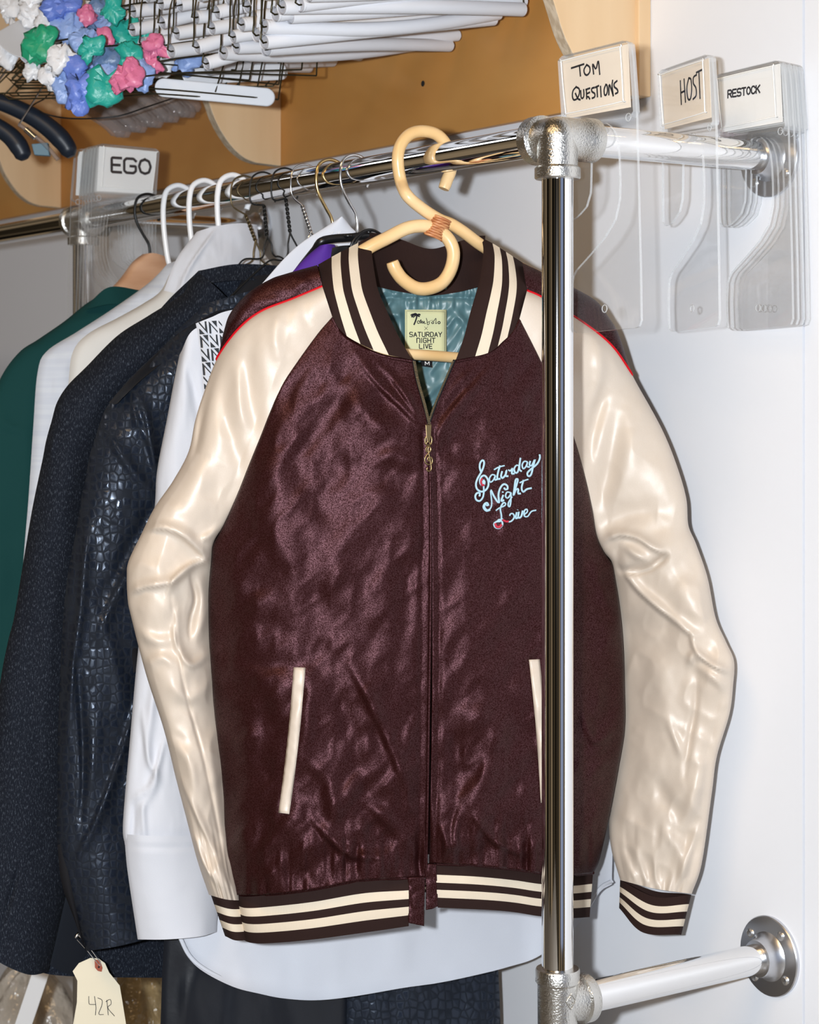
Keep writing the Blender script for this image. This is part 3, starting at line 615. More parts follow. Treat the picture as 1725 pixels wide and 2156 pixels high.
for L in ([(588, 545), (572, 580), (588, 618), (606, 612)], [(725, 1022), (738, 1056), (770, 1062), (794, 1036)], [(800, 985), (840, 1004), (865, 1003)]):
    m = M(); m.tube(onb(cr(zc(L), 16), .0021), .0017, 7, flat=.75); link('red_infill', m, THREADR, emb)


# --- woven label and size tag on the lining ---
def ln(px, py, lift=.0): return J.w(px, py, -.024+lift)
lab = M()
G = np.array([[ln(x, y) for x in np.linspace(853, 940, 8)] for y in np.linspace(652, 748, 8)]); lab.grid(G)
labo = link('brand_label', lab, LABELM, jk, solid=.0008)
LFONT = {'S': [[(1, .92), (.75, 1), (.2, 1), (0, .85), (0, .62), (.2, .5), (.8, .48), (1, .35), (1, .12), (.8, 0), (.2, 0), (0, .08)]], 'A': [[(0, 0), (.5, 1), (1, 0)], [(.2, .33), (.8, .33)]], 'T': [[(0, 1), (1, 1)], [(.5, 1), (.5, 0)]], 'U': [[(0, 1), (0, .15), (.2, 0), (.8, 0), (1, .15), (1, 1)]], 'R': [[(0, 0), (0, 1), (.8, 1), (1, .85), (1, .6), (.8, .48), (0, .48)], [(.5, .48), (1, 0)]], 'D': [[(0, 0), (0, 1), (.7, 1), (1, .8), (1, .2), (.7, 0), (0, 0)]], 'Y': [[(0, 1), (.5, .45), (1, 1)], [(.5, .45), (.5, 0)]], 'n': [[(0, 0), (0, 1), (.75, 1), (1, .85), (1, 0)]], 'I': [[(.5, 0), (.5, 1)]], 'G': [[(1, .85), (.8, 1), (.2, 1), (0, .85), (0, .15), (.2, 0), (.8, 0), (1, .15), (1, .48), (.55, .48)]], 'H': [[(0, 0), (0, 1)], [(1, 0), (1, 1)], [(0, .5), (1, .5)]], 'L': [[(0, 1), (0, 0), (1, 0)]], 'V': [[(0, 1), (.5, 0), (1, 1)]], 'E': [[(1, 1), (0, 1), (0, 0), (1, 0)], [(0, .5), (.85, .5)]], 'O': [[(.5, 1), (.15, .88), (0, .5), (.15, .12), (.5, 0), (.85, .12), (1, .5), (.85, .88), (.5, 1)]], 'C': [[(1, .8), (.75, 1), (.3, 1), (0, .75), (0, .25), (.3, 0), (.75, 0), (1, .2)]], 'K': [[(0, 0), (0, 1)], [(1, 1), (0, .42)], [(.35, .62), (1, 0)]], 'M': [[(0, 0), (0, 1), (.5, .2), (1, 1), (1, 0)]]}
def ribbon(m, P, w, nrm, mi=0):                   # flat stroke lying on a surface with normal nrm
    P = np.array(P, float); n = len(P); T = np.gradient(P, axis=0); T /= np.maximum(np.linalg.norm(T, axis=1), 1e-9)[:, None]
    B = np.cross(T, nrm); B /= np.maximum(np.linalg.norm(B, axis=1), 1e-9)[:, None]
    P = P.copy(); P[0] -= T[0]*w*.45; P[-1] += T[-1]*w*.45
    m.grid(np.stack([P-B*w/2, P+B*w/2], 1), mi)
def word(m, txt, fn, x0, x1, ytop, ybot, w, gap=.35, nrm=None, widths={}):
    n = sum(widths.get(c, 1.0) for c in txt)+gap*(len(txt)-1); u = (x1-x0)/n; x = x0
    for c in txt:
        cw = widths.get(c, 1.0)*u
        for st in LFONT[c]:
            m.add; P = lin([(x+a*cw, ybot+(ytop-ybot)*b) for a, b in st], max(4, 6*len(st)))
            ribbon(m, [fn(a, b) for a, b in P], w, nrm)
        x += cw+gap*u
lz = lambda x, y: ln(830+x*.07536, 640+y*.07538, .0012)
m = M(); NL = -FWD
word(m, 'SATURDAY', lambda a, b: lz(a, b), 435, 1330, 790, 912, .00095, .42, NL)
word(m, 'nIGHT', lambda a, b: lz(a, b), 635, 1145, 955, 1080, .00095, .42, NL, {'I': .3})
word(m, 'LIVE', lambda a, b: lz(a, b), 708, 1062, 1122, 1245, .00095, .42, NL, {'I': .3})
for L in ([(850, 635), (940, 725)], [(940, 635), (850, 725)]): ribbon(m, [lz(*p) for p in lin(L, 4)], .0004, NL)
for L, w in (([(640, 330), (615, 430), (560, 570)], .0012), ([(480, 310), (540, 290), (625, 320), (690, 290), (720, 300)], .0013), ([(500, 355), (560, 300), (630, 310), (700, 345)], .0013), ([(560, 275), (600, 265), (640, 290)], .0009), ([(540, 370), (600, 320), (650, 300)], .0009),
             ([(720, 500), (680, 465), (650, 505), (670, 545), (710, 530), (730, 470), (755, 440), (748, 545), (790, 475), (805, 545), (840, 480), (850, 545), (880, 545)], .0006), ([(900, 400), (920, 470), (930, 570), (960, 575), (990, 530), (980, 490), (940, 520)], .0005), ([(990, 490), (1030, 460), (1100, 465)], .0003), ([(1075, 495), (1050, 520), (1070, 550), (1105, 540), (1105, 505), (1075, 495)], .0006), ([(1110, 480), (1165, 400), (1170, 470), (1165, 555), (1190, 530)], .0005), ([(1260, 490), (1225, 510), (1240, 550), (1280, 545), (1285, 510), (1260, 490)], .0007)):
    ribbon(m, [lz(*p) for p in cr(L, max(8, 5*len(L)))], w*1.35, NL)
for L in ([(350, 1290), (350, 195), (1420, 215), (1415, 1310)],): ribbon(m, [lz(*p) for p in lin(L, 40)], .0003, NL)
link('label_lettering', m, INK, labo)
m = M(); m.prism([J.w(x, y, -.026) for x, y in ((886, 758), (909, 759), (910, 774), (888, 771))], -FWD*.0008); tg = link('size_tag', m, BLACKC, jk)
m = M(); word(m, 'M', lambda a, b: J.w(a, b, -.0245), 895.5, 904, 761, 768.5, .00055, .3, NL); link('size_letter', m, WHITET, tg)

# ------------------------------------------------------------------ rattan hanger
hg = thing('rattan_hanger', 'thick rattan hanger with a scrolled neck and orange binding', 'hanger', J.w(905, 480))
HP = GP(905, 22)
Pc = HP.w(np.array([888.0]), np.array([347.0]))[0]
ax = np.array([RIGHT[0]*HP.c+FWD[0]*HP.k, RIGHT[1]*HP.c+FWD[1]*HP.k, 0.0])       # hanger plane, horizontal direction
rc = np.array([0, 0, HR]); 
hookc = [(-.0295, -.024), (-.0335, .000), (-.030, .018), (-.018, .0315), (0, .0355), (.018, .0305), (.0305, .014), (.0325, -.006), (.0275, -.020), (.0235, -.030)]
x0 = float(zY(905, 0.0)); rp = w3(905, 400, x0); rp[2] = HR
low = [HP.w(950, 472, .016), HP.w(925, 462, .016), HP.w(890, 440, .017), HP.w(858, 412, .018)]
hk = [rp+ax*(a-.006)+UP*(b-.003) for a, b in hookc]
armR = [HP.w(1150, 590, .0), HP.w(1080, 556, .004), HP.w(1016, 518, .010), HP.w(977, 489, .015)]
def cane(pts, r, n=120, name='cane', taper=True):
    q = cr(pts, n); rr = np.full(n, r)
    if taper: rr[:3] *= (.9, .97, 1); rr[-3:] *= (1, .97, .9)
    m = M(); m.tube(q, rr, 18); return link(name, m, RATTAN, hg)
cane(armR+low+hk, .0070, 150, 'hook')
armL = [(655, 600, -.004), (720, 556, .004), (779, 520, .014), (814, 502, .018), (856, 481, .020), (890, 476, .020), (918, 483, .020), (943, 502, .022), (955, 530, .024), (950, 565, .024), (932, 594, .024), (904, 607, .024), (876, 606, .024), (849, 589, .024), (833, 568, .024), (826, 551, .024)]
cane([HP.w(*p) for p in armL], .0076, 130, 'scrolled_arm')
bar = [(655, 600, -.004), (628, 622, -.006), (622, 655, -.006), (645, 700, -.004), (720, 728, .010), (820, 742, .030), (912, 749, .032), (1000, 754, .026), (1090, 745, .006), (1160, 690, -.004), (1185, 630, -.006), (1150, 590, 0)]
cane([HP.w(*p) for p in bar], .0062, 130, 'bottom_bar')
m = M(); a = HP.w(909, 490, .019); b = HP.w(935, 462, .017); pts = []
for i in range(9 * 14 + 1):
    t = i/(9*14); an = 2*math.pi*9*t; d = (b-a); dn = d/np.linalg.norm(d); N1 = np.cross(dn, UP); N1 /= np.linalg.norm(N1); 
    c = HP.w(912, 500, .020)*(1-t)+HP.w(934, 458, .018)*t
    e1 = HP.w(934, 470, .02)-HP.w(912, 462, .02); e1 /= np.linalg.norm(e1); e2 = -FWD
    pts.append(c+e1*.0112*math.cos(an)+e2*.0108*math.sin(an))
m.tube(pts, .0016, 6); link('binding', m, BIND, hg)
# ------------------------------------------------------------------ other garments on the rail
def uvmat(name, kind, cols, rough, spec=0.5):
    m = bpy.data.materials.new(name); m.use_nodes = True; nt = m.node_tree; b = nt.nodes['Principled BSDF']
    b.inputs['Specular IOR Level'].default_value = spec; b.inputs['Roughness'].default_value = rough if not isinstance(rough, tuple) else rough[0]
    uv = nt.nodes.new('ShaderNodeTexCoord')
    mp = nt.nodes.new('ShaderNodeMapping'); nt.links.new(uv.outputs['UV'], mp.inputs['Vector'])
    rp = nt.nodes.new('ShaderNodeValToRGB'); bp = nt.nodes.new('ShaderNodeBump')
    if kind == 'snake':
        mp.inputs['Scale'].default_value = (68, 54, 1)
        vo = nt.nodes.new('ShaderNodeTexVoronoi'); vo.feature = 'DISTANCE_TO_EDGE'; vo.inputs['Scale'].default_value = 1.0; vo.inputs['Randomness'].default_value = 0.55
        nt.links.new(mp.outputs[0], vo.inputs['Vector']); src = vo.outputs['Distance']
        mr = nt.nodes.new('ShaderNodeMapRange'); mr.inputs['From Min'].default_value = 0.05; mr.inputs['From Max'].default_value = 0.22; mr.inputs['To Min'].default_value = rough[1]; mr.inputs['To Max'].default_value = rough[0]; b.inputs['Specular Tint'].default_value = (.72, .82, 1, 1)
        nt.links.new(src, mr.inputs['Value'])
        nz = nt.nodes.new('ShaderNodeTexNoise'); nz.inputs['Scale'].default_value = 9.0; nt.links.new(uv.outputs['UV'], nz.inputs['Vector'])
        mm = nt.nodes.new('ShaderNodeMath'); mm.operation = 'MULTIPLY_ADD'; mm.inputs[1].default_value = 0.5; mm.inputs[2].default_value = -0.22
        nt.links.new(nz.outputs[0], mm.inputs[0]); ad = nt.nodes.new('ShaderNodeMath'); ad.operation = 'ADD'; ad.use_clamp = True
        nt.links.new(mr.outputs[0], ad.inputs[0]); nt.links.new(mm.outputs[0], ad.inputs[1]); nt.links.new(ad.outputs[0], b.inputs['Roughness'])
        rp.color_ramp.elements[0].position = 0.04; rp.color_ramp.elements[1].position = 0.2; bp.inputs['Strength'].default_value = 0.6; bp.inputs['Distance'].default_value = 0.003
    elif kind == 'tweed':
        mp.inputs['Scale'].default_value = (440, 120, 1); mp.inputs['Rotation'].default_value = (0, 0, 0.12)
        nz = nt.nodes.new('ShaderNodeTexNoise'); nz.inputs['Scale'].default_value = 1.0; nz.inputs['Detail'].default_value = 5; nz.inputs['Roughness'].default_value = 0.75
        nt.links.new(mp.outputs[0], nz.inputs['Vector']); src = nz.outputs[0]
        rp.color_ramp.elements[0].position = 0.53; rp.color_ramp.elements[1].position = 0.80; bp.inputs['Strength'].default_value = 0.4; bp.inputs['Distance'].default_value = 0.0012
    elif kind == 'seer':
        mp.inputs['Scale'].default_value = (4, 95, 1)
        nz = nt.nodes.new('ShaderNodeTexNoise'); nz.inputs['Scale'].default_value = 1.0; nz.inputs['Detail'].default_value = 2
        nt.links.new(mp.outputs[0], nz.inputs['Vector']); src = nz.outputs[0]
        rp.color_ramp.elements[0].position = 0.4; rp.color_ramp.elements[1].position = 0.6; bp.inputs['Strength'].default_value = 0.3; bp.inputs['Distance'].default_value = 0.0015
    else:
        mp.inputs['Scale'].default_value = (900, 900, 1)
        nz = nt.nodes.new('ShaderNodeTexNoise'); nz.inputs['Scale'].default_value = 1.0
        nt.links.new(mp.outputs[0], nz.inputs['Vector']); src = nz.outputs[0]
        rp.color_ramp.elements[0].position = 0.3; rp.color_ramp.elements[1].position = 0.7; bp.inputs['Strength'].default_value = 0.12; bp.inputs['Distance'].default_value = 0.0006
    rp.color_ramp.elements[0].color = (*cols[0], 1); rp.color_ramp.elements[1].color = (*cols[1], 1)
    nt.links.new(src, rp.inputs[0]); nt.links.new(rp.outputs[0], b.inputs['Base Color'])
    nt.links.new(src, bp.inputs['Height']); nt.links.new(bp.outputs[0], b.inputs['Normal'])
    return m
SNAKE = uvmat('embossed_navy_leatherette', 'snake', ((.0045, .006, .010), (.010, .014, .024)), (.30, .85), .55)
SNAKEP = mat('plain_navy_leatherette', (.006, .008, .013), 0.38, spec=.4, bump=(160, .15, .001))
TWEED = uvmat('navy_tweed', 'tweed', ((.0055, .008, .0145), (.13, .155, .20)), .9, .2)
TWEEDD = mat('navy_facing', (.0045, .0068, .012), .8, spec=.25, bump=(900, .2, .0006))
WHITE = uvmat('white_cotton', 'plain', ((.56, .58, .635), (.61, .63, .685)), .8, .2)
CREAMW = uvmat('ivory_cotton', 'plain', ((.60, .595, .575), (.65, .64, .615)), .8, .2)
SEER = uvmat('pale_blue_seersucker', 'seer', ((.54, .58, .66), (.59, .63, .695)), .8, .2)
GREEN = uvmat('dark_green_cotton', 'plain', ((.004, .040, .040), (.007, .054, .053)), .85, .2)
PURPLE = mat('purple_cloth', (.075, .020, .27), .7, spec=.3, bump=(900, .15, .0006))
PAPER = mat('white_card', (.62, .65, .72), .6, spec=.3)
PLASW = mat('white_plastic', (.82, .84, .87), .3)
PLASK = mat('black_plastic', (.006, .006, .007), .35)
BWIRE = mat('brown_enamel_wire', (.14, .105, .055), .32, .7)
KWIRE = mat('black_wire', (.012, .012, .012), .4, .3)
GOLDW = mat('brass_wire', (.72, .52, .24), .25, 1.0)
SILVW = mat('chrome_wire', (.80, .81, .83), .18, 1.0)
WOODH = mat('reddish_beech', (.52, .30, .18), .4, vary=((12, 12, 50), (.46, .25, .14), (.58, .35, .22), .35, .7))

class HPn(GP):                                    # hanging plane that stops short of the wall
    def __init__(s, hx, phi, gap=.035, dz=0.0): super().__init__(hx, phi, dz); s.gap = gap
    def Z(s, px):
        a = GP.Z(s, px); b = zY(np.asarray(px, float), YW-s.gap); k = 60.0
        return -np.log(np.exp(-k*(a-2.5))+np.exp(-k*(b-2.5)))/k+2.5
def W0(L): return [(p[0], p[1], p[2] if len(p) > 2 else 0.0) for p in L]
def pillow(name, plane, top, bot, lef, rig, Hf, Hb, mt, parent, nu=60, nv=110, amp=.003, sc=(60, 130), seed=1, fl=None, cap=0.0, straight=False, p=.5, open_front=False):
    top, bot, lef, rig = W0(top), W0(bot), W0(lef), W0(rig); f = lin if straight else cr
    G = coons(lambda n: f(top, n), lambda n: f(bot, n), lambda n: f(lef, n), lambda n: f(rig, n), nu, nv)
    u = np.linspace(0, 1, nu)[None, :]; v = np.linspace(0, 1, nv)[:, None]; px, py = G[..., 0], G[..., 1]
    pr = prof(u, p)*(np.minimum(1, np.sqrt(v/cap+1e-6)) if cap else 1)
    env = np.minimum(1, 8*u)*np.minimum(1, 8*(1-u))*np.minimum(1, 10*v+.1)
    d = amp*(vnoise(px/sc[0], py/sc[1], seed)+.5*vnoise(px/sc[0]*2.1+py/300, py/sc[1]*2.1, seed+1)+.22*vnoise(px/sc[0]*4.5, py/sc[1]*4.5, seed+2))
    Fr = G.copy(); Fr[..., 2] += Hf*pr+env*(d+(folds(px, py, fl) if fl else 0))
    m = M(); m.grid(put(Fr, plane), uv=uvof(Fr))
    if Hb is not None:
        Bk = G.copy(); Bk[..., 2] -= Hb*pr; m.grid(put(Bk, plane), uv=uvof(Bk), flip=True)
    o = link(name, m, mt, parent, solid=.0012 if Hb is None else None)
    return o, Fr
def gtube(name, plane, pts, r, mt, parent, n=60, seg=10, closed=False, spline=True):
    q = cr(W0(pts), n, closed) if spline else lin(W0(pts), n)
    m = M(); m.tube(plane.w(q[:, 0], q[:, 1], q[:, 2]), r, seg, closed=closed); return link(name, m, mt, parent)

# hanger hooks around the rail: offsets (across, up) in the plane square to the rail
YAX = np.array([0, 1.0, 0])
def railp(px): Z = float(zY(px, 0.0)); p = w3(px, 400, Z); p[2] = HR; return p
HOOK = [(.0165, -.017), (.0205, -.004), (.0165, .0145), (0, .0215), (-.0165, .0150), (-.0215, -.002), (-.0185, -.020), (-.008, -.038), (.001, -.052), (.003, -.066), (.003, -.085)]
def hook(px, r, mt, parent, extra=None, s=1.0, name='hook', H=HOOK):
    c = railp(px); k = [c+YAX*(a*s)+UP*(b*s-(s-1)*.0) for a, b in H]
    if extra: k += extra
    m = M(); m.tube(cr(k, 80), r, 10); return link(name, m, mt, parent)

# ---- green shirt on a wooden hanger
PG = HPn(318, 34)
t = thing('green_shirt', 'dark green collared shirt, farthest garment left on the rail on a wooden hanger', 'shirt', PG.w(300, 900))
gl = [(227, 612), (182, 639), (136, 676), (81, 714), (40, 742), (0, 798), (-40, 900), (-62, 1080), (-70, 1300), (-72, 1460)]
gr = [(330, 618), (400, 640), (470, 700), (520, 790), (530, 1000), (530, 1460)]
pillow('body', PG, [(227, 612), (270, 600), (330, 618)], [(-72, 1460), (200, 1475), (530, 1460)], gl, gr, .045, .03, GREEN, t, amp=.003, seed=3, cap=.12, fl=[([(-10, 860), (10, 895), (45, 910)], 8, .006, .4), ([(60, 820), (58, 1000), (48, 1200)], 24, .008)])
pillow('collar', PG, [(188, 637, .024), (232, 604, .034), (300, 612, .03)], [(178, 652, .03), (240, 640, .05), (310, 650, .045)], [(188, 637, .024), (178, 652, .03)], [(300, 612, .03), (310, 650, .045)], .006, .004, GREEN, t, nu=30, nv=12, amp=.0005)
t = thing('wooden_hanger', 'reddish wooden hanger with black hook in the green shirt', 'hanger', PG.w(310, 560))
pillow('shoulder_bar', PG, [(300, 535, .0), (325, 533, 0), (352, 541, 0)], [(180, 660, .0), (250, 640, 0), (420, 668, 0)], [(300, 535), (278, 553), (250, 590), (215, 625), (180, 660)], [(352, 541), (366, 560), (385, 600), (402, 636), (420, 668)], .020, .016, WOODH, t, nu=30, nv=40, amp=0, p=.5)
hook(312, .0021, KWIRE, t, [PG.w(329, 538)])

# ---- two white shirts on white tubular hangers, and the seersucker one
PS = HPn(385, 34)
t = thing('pale_blue_shirt', 'pale blue seersucker shirt between the green shirt and the ivory shirt', 'shirt', PS.w(330, 900))
sl_ = [(352, 556), (330, 580), (300, 606), (230, 655), (160, 700), (98, 740), (79, 785), (70, 900), (60, 1050), (48, 1200), (38, 1400), (34, 1500)]
sr_ = [(430, 560), (500, 610), (560, 680), (590, 780), (595, 1000), (600, 1500)]
pillow('body', PS, [(352, 556), (390, 545), (430, 560)], [(34, 1500), (300, 1510), (600, 1500)], sl_, sr_, .040, .02, SEER, t, amp=.0026, sc=(26, 90), seed=9, cap=.1, fl=[([(112, 745), (118, 800), (115, 860)], 7, .005, .5), ([(134, 760), (135, 820), (128, 870)], 6, .004, .5), ([(90, 800), (95, 860), (90, 930)], 7, .004)])
PI = HPn(470, 34)
t = thing('ivory_shirt', 'ivory white shirt with raised collar on white tubular hangers', 'shirt', PI.w(430, 900))
il = [(392, 522), (360, 572), (338, 613), (300, 640), (250, 668), (185, 703), (153, 742), (144, 810), (132, 950), (110, 1150), (96, 1300), (90, 1500)]
ir = [(545, 520), (600, 590), (660, 670), (690, 780), (690, 1000), (690, 1500)]
pillow('body', PI, [(392, 522), (460, 510), (545, 520)], [(90, 1500), (400, 1510), (690, 1500)], il, ir, .042, .02, CREAMW, t, amp=.0024, seed=14, cap=.1, fl=[([(170, 730), (158, 790), (150, 850)], 7, .004), ([(345, 612), (300, 645), (215, 690)], 8, .004, .4)])
pillow('collar', PI, [(414, 488, .03), (455, 476, .036), (505, 470, .036), (541, 473, .03)], [(345, 612, .046), (400, 622, .06), (470, 600, .06), (548, 585, .05)], [(414, 488, .03), (372, 545, .04), (345, 612, .046)], [(541, 473, .03), (546, 530, .04), (548, 585, .05)], .010, .004, WHITE, t, nu=50, nv=40, amp=.002, sc=(40, 60), seed=5, fl=[([(452, 484), (400, 560), (372, 622)], 6, .006, .4)])
def tubular(px, plane, bx, by, label):
    t = thing('tubular_hanger', label, 'hanger', railp(px), 'white tubular hangers on the rail')
    c = railp(px); H = [(.020, -.020), (.0245, -.004), (.019, .0165), (0, .0255), (-.0185, .0175), (-.0245, -.002), (-.0245, -.030), (-.021, -.060), (-.016, -.085), (-.006, -.105)]
    k = [c+YAX*a+UP*b for a, b in H]; b = k[-1]
    m = M(); m.tube(cr(k, 80), .0038, 12); link('hook', m, PLASW, t)
    tri = [b, b+YAX*(-.04)-UP*.060, b+YAX*(-.11)-UP*.125, b+YAX*(-.115)-UP*.14, b+YAX*.0-UP*.145, b+YAX*.115-UP*.14, b+YAX*.11-UP*.125, b+YAX*.04-UP*.060]
    m = M(); m.tube(cr(tri, 90, True), .0036, 10, closed=True); link('shoulder_frame', m, PLASW, t)
tubular(377, PS, 372, 530, 'white tubular plastic hanger nearest the black hook')
tubular(432, PI, 424, 490, 'middle one of the three white tubular plastic hangers')
tubular(492, PI, 480, 480, 'white tubular plastic hanger next to the brown wire hooks')

# ---- tweed coat
PT = HPn(575, 32)
t = thing('tweed_coat', 'dark navy flecked tweed coat between the ivory shirt and the snake print jacket', 'coat', PT.w(300, 1100))
tl = [(418, 574), (400, 590), (383, 620), (312, 665), (247, 707), (182, 772), (143, 811), (120, 847), (109, 885), (97, 928), (90, 965), (68, 1071), (49, 1184), (30, 1298), (17, 1350), (0, 1440), (-22, 1620), (-42, 1800), (-50, 1990)]
tr = [(492, 640, .02), (470, 672, .02), (412, 700, .02), (330, 780, .018), (262, 850, .014), (240, 900, .01), (215, 1000, .008), (200, 1100, .008), (180, 1250, .005), (170, 1400, .004), (165, 1550, .004), (160, 1700, .004), (146, 1850, .003), (124, 1958, .002), (103, 2046, 0)]
pillow('sleeve', PT, [(418, 574), (450, 600, .015), (492, 640, .02)], [(-50, 1990), (0, 2027, .0), (60, 2052, .0), (103, 2046, 0)], tl, tr, .050, .012, TWEED, t, nu=70, nv=150, amp=.003, sc=(60, 150), seed=22, fl=[([(230, 860), (190, 1000), (165, 1200)], 26, -.006), ([(40, 1822), (22, 1880), (4, 1945)], 7, -.007, .4), ([(-40, 1935), (40, 1965), (110, 1950)], 7, .004, .4), ([(100, 905), (110, 930), (105, 960)], 8, .006)])
pillow('body', PT, [(418, 570, -.03), (500, 556, -.01), (600, 560, -.01)], [(60, 2040, -.02), (160, 2056, -.01), (560, 2060, -.01)], [(418, 570, -.03), (330, 660, -.035), (240, 800, -.035), (200, 1000, -.035), (150, 1400, -.035), (110, 1800, -.03), (60, 2040, -.02)], [(600, 560, -.01), (640, 700, -.01), (640, 1300, -.01), (560, 2060, -.01)], .022, .008, TWEED, t, nu=50, nv=90, amp=.002, seed=25)
pillow('back_collar', PT, [(410, 578, .012), (440, 566, .02), (500, 560, .022), (570, 562, .022)], [(398, 604, .02), (440, 596, .03), (500, 590, .034), (575, 590, .034)], [(410, 578, .012), (398, 604, .02)], [(570, 562, .022), (575, 590, .034)], .006, .004, TWEED, t, nu=40, nv=14, amp=.0006)
pillow('lapel', PT, [(512, 586, .030), (545, 580, .032), (600, 575, .03)], [(410, 696, .026), (440, 690, .03), (520, 672, .03)], [(512, 586, .030), (490, 620, .032), (460, 655, .03), (410, 696, .026)], [(600, 575, .03), (590, 610, .032), (560, 640, .03), (520, 672, .03)], .006, .003, BLACKC, t, nu=30, nv=30, amp=.0006)
pillow('inside_facing', PT, [(160, 1780, .016), (200, 1770, .016), (240, 1760, .016)], [(102, 2030, .006), (130, 2046, .006), (175, 2062, .006)], [(160, 1780, .016), (140, 1880, .01), (102, 2030, .006)], [(240, 1760, .016), (210, 1900, .01), (175, 2062, .006)], .003, .002, TWEEDD, t, nu=16, nv=40, amp=.0006)

# ---- snake print jacket
PK = HPn(648, 32)
t = thing('snake_print_jacket', 'glossy navy snake embossed jacket between the tweed coat and the white shirt', 'jacket', PK.w(280, 1200))
kl = [(412, 678), (370, 706), (330, 742), (270, 800), (228, 852), (213, 884), (190, 955), (178, 1020), (172, 1045), (160, 1120), (142, 1215), (134, 1290), (128, 1400), (122, 1544), (121, 1680), (122, 1779), (145, 1880), (168, 1952), (181, 2003)]
kr = [(520, 700, .01), (480, 740, .01), (440, 810, .01), (420, 900, .008), (405, 1000, .006), (395, 1080, .004), (372, 1200, .002), (352, 1300, 0), (338, 1376, 0), (330, 1565, 0), (325, 1733, 0), (322, 1838, 0), (330, 1972, 0)]
KF = [([(262, 800), (300, 860), (318, 930), (330, 1000)], 11, .010, .45), ([(285, 880), (310, 930), (325, 985)], 8, .008, .5), ([(275, 838), (284, 868), (290, 900)], 6, .008), ([(215, 890), (255, 960), (300, 1020), (335, 1060)], 13, .009, .5), ([(180, 1100), (172, 1250), (150, 1420), (138, 1560)], 13, .014, .5), ([(330, 1050), (270, 1160), (225, 1250)], 13, -.009), ([(310, 1150), (250, 1240), (210, 1330)], 14, .007, .5), ([(230, 1205), (262, 1220), (290, 1250)], 8, .010, .5),
      ([(160, 1390), (170, 1500), (175, 1640), (168, 1720)], 11, -.010, .5), ([(205, 1290), (240, 1390), (260, 1500)], 18, .007), ([(285, 1480), (250, 1600), (205, 1720), (165, 1800)], 13, .012, .4), ([(200, 1500), (195, 1600), (180, 1700)], 14, .006), ([(290, 1560), (270, 1650), (265, 1720)], 12, .006)]
pillow('sleeve', PK, [(412, 678), (460, 684, .012), (520, 700, .01)], [(181, 2003), (250, 1992, .006), (330, 1972, 0)], kl, kr, .046, .014, SNAKE, t, nu=80, nv=190, amp=.0040, sc=(80, 170), seed=33, fl=KF)
pillow('body', PK, [(430, 640, -.02), (540, 610, -.01), (660, 590, -.01)], [(300, 1900, -.02), (500, 1920, -.01), (700, 1920, -.01)], [(430, 640, -.02), (330, 760, -.02), (300, 1000, -.025), (300, 1900, -.02)], [(660, 590, -.01), (730, 700, -.01), (740, 1200, -.01), (700, 1920, -.01)], .022, .008, SNAKE, t, nu=40, nv=60, amp=.003, seed=36)
pillow('shoulder_yoke', PK, [(455, 655, .02), (480, 650, .024), (520, 645, .024)], [(229, 848, .016), (246, 850, .03), (262, 832, .038)], [(455, 655, .02), (400, 688, .018), (330, 745, .016), (270, 803, .016), (229, 848, .016)], [(520, 645, .024), (440, 700, .036), (380, 738, .044), (310, 790, .044), (262, 832, .038)], .005, .003, SNAKEP, t, nu=16, nv=60, amp=.0006)
pillow('cuff_vent', PK, [(121, 1779, .012), (140, 1774, .016), (160, 1786, .016)], [(160, 1945, .006), (170, 1975, .008), (181, 2003, .004)], [(121, 1779, .012), (130, 1860, .01), (160, 1945, .006)], [(160, 1786, .016), (158, 1890, .016), (181, 2003, .004)], .003, .002, BLACKC, t, nu=12, nv=30, amp=.0004)
pillow('mesh_elbow_panel', PK, [(240, 1355, .044), (258, 1320, .046), (280, 1312, .044)], [(280, 1420, .044), (295, 1400, .044), (300, 1385, .04)], [(240, 1355, .044), (280, 1420, .044)], [(280, 1312, .044), (300, 1385, .04)], .003, .002, BLACKC, t, nu=12, nv=12, amp=0)

# ---- white long shirt
PW = HPn(735, 27)
t = thing('white_long_shirt', 'long white shirt with deep cuff and curved tail hanging behind the bomber jacket', 'shirt', PW.w(600, 1300))
wl = [(378, 747), (367, 800), (352, 880), (331, 990), (326, 1064), (312, 1200), (290, 1376), (273, 1565), (259, 1733), (263, 1779)]
wr = [(520, 740, .0), (520, 900, 0), (500, 1064, 0), (480, 1300, 0), (470, 1565, 0), (462, 1733, 0), (458, 1779, 0)]
pillow('sleeve', PW, [(378, 747), (415, 690, .006), (520, 680, .0)], [(263, 1779), (360, 1782, .0), (458, 1779, 0)], wl, [(520, 680, 0)]+wr[1:], .030, .012, WHITE, t, nu=60, nv=130, amp=.0024, sc=(50, 160), seed=41, fl=[([(390, 760), (408, 820), (418, 900)], 10, -.005), ([(300, 1500), (312, 1600), (330, 1640), (300, 1700)], 9, .006, .5), ([(345, 1560), (318, 1650), (282, 1680)], 8, .007, .5), ([(282, 1690), (280, 1740), (276, 1775)], 7, -.005), ([(335, 1380), (318, 1500), (310, 1620)], 9, .005), ([(300, 1690), (303, 1740), (306, 1775)], 7, .004)])
pillow('cuff', PW, [(262, 1756, .004), (300, 1759, .02), (360, 1760, .025), (458, 1758, .01)], [(290, 1978, .002), (350, 1978, .018), (420, 1972, .022), (456, 1962, .008)], [(262, 1756, .004), (265, 1800, .004), (270, 1845, .003), (290, 1978, .002)], [(458, 1758, .01), (462, 1850, .008), (456, 1962, .008)], .016, .012, WHITE, t, nu=50, nv=40, amp=.0008, sc=(80, 80), seed=44, fl=[([(262, 1782), (350, 1785), (456, 1782)], 4, -.0022)])
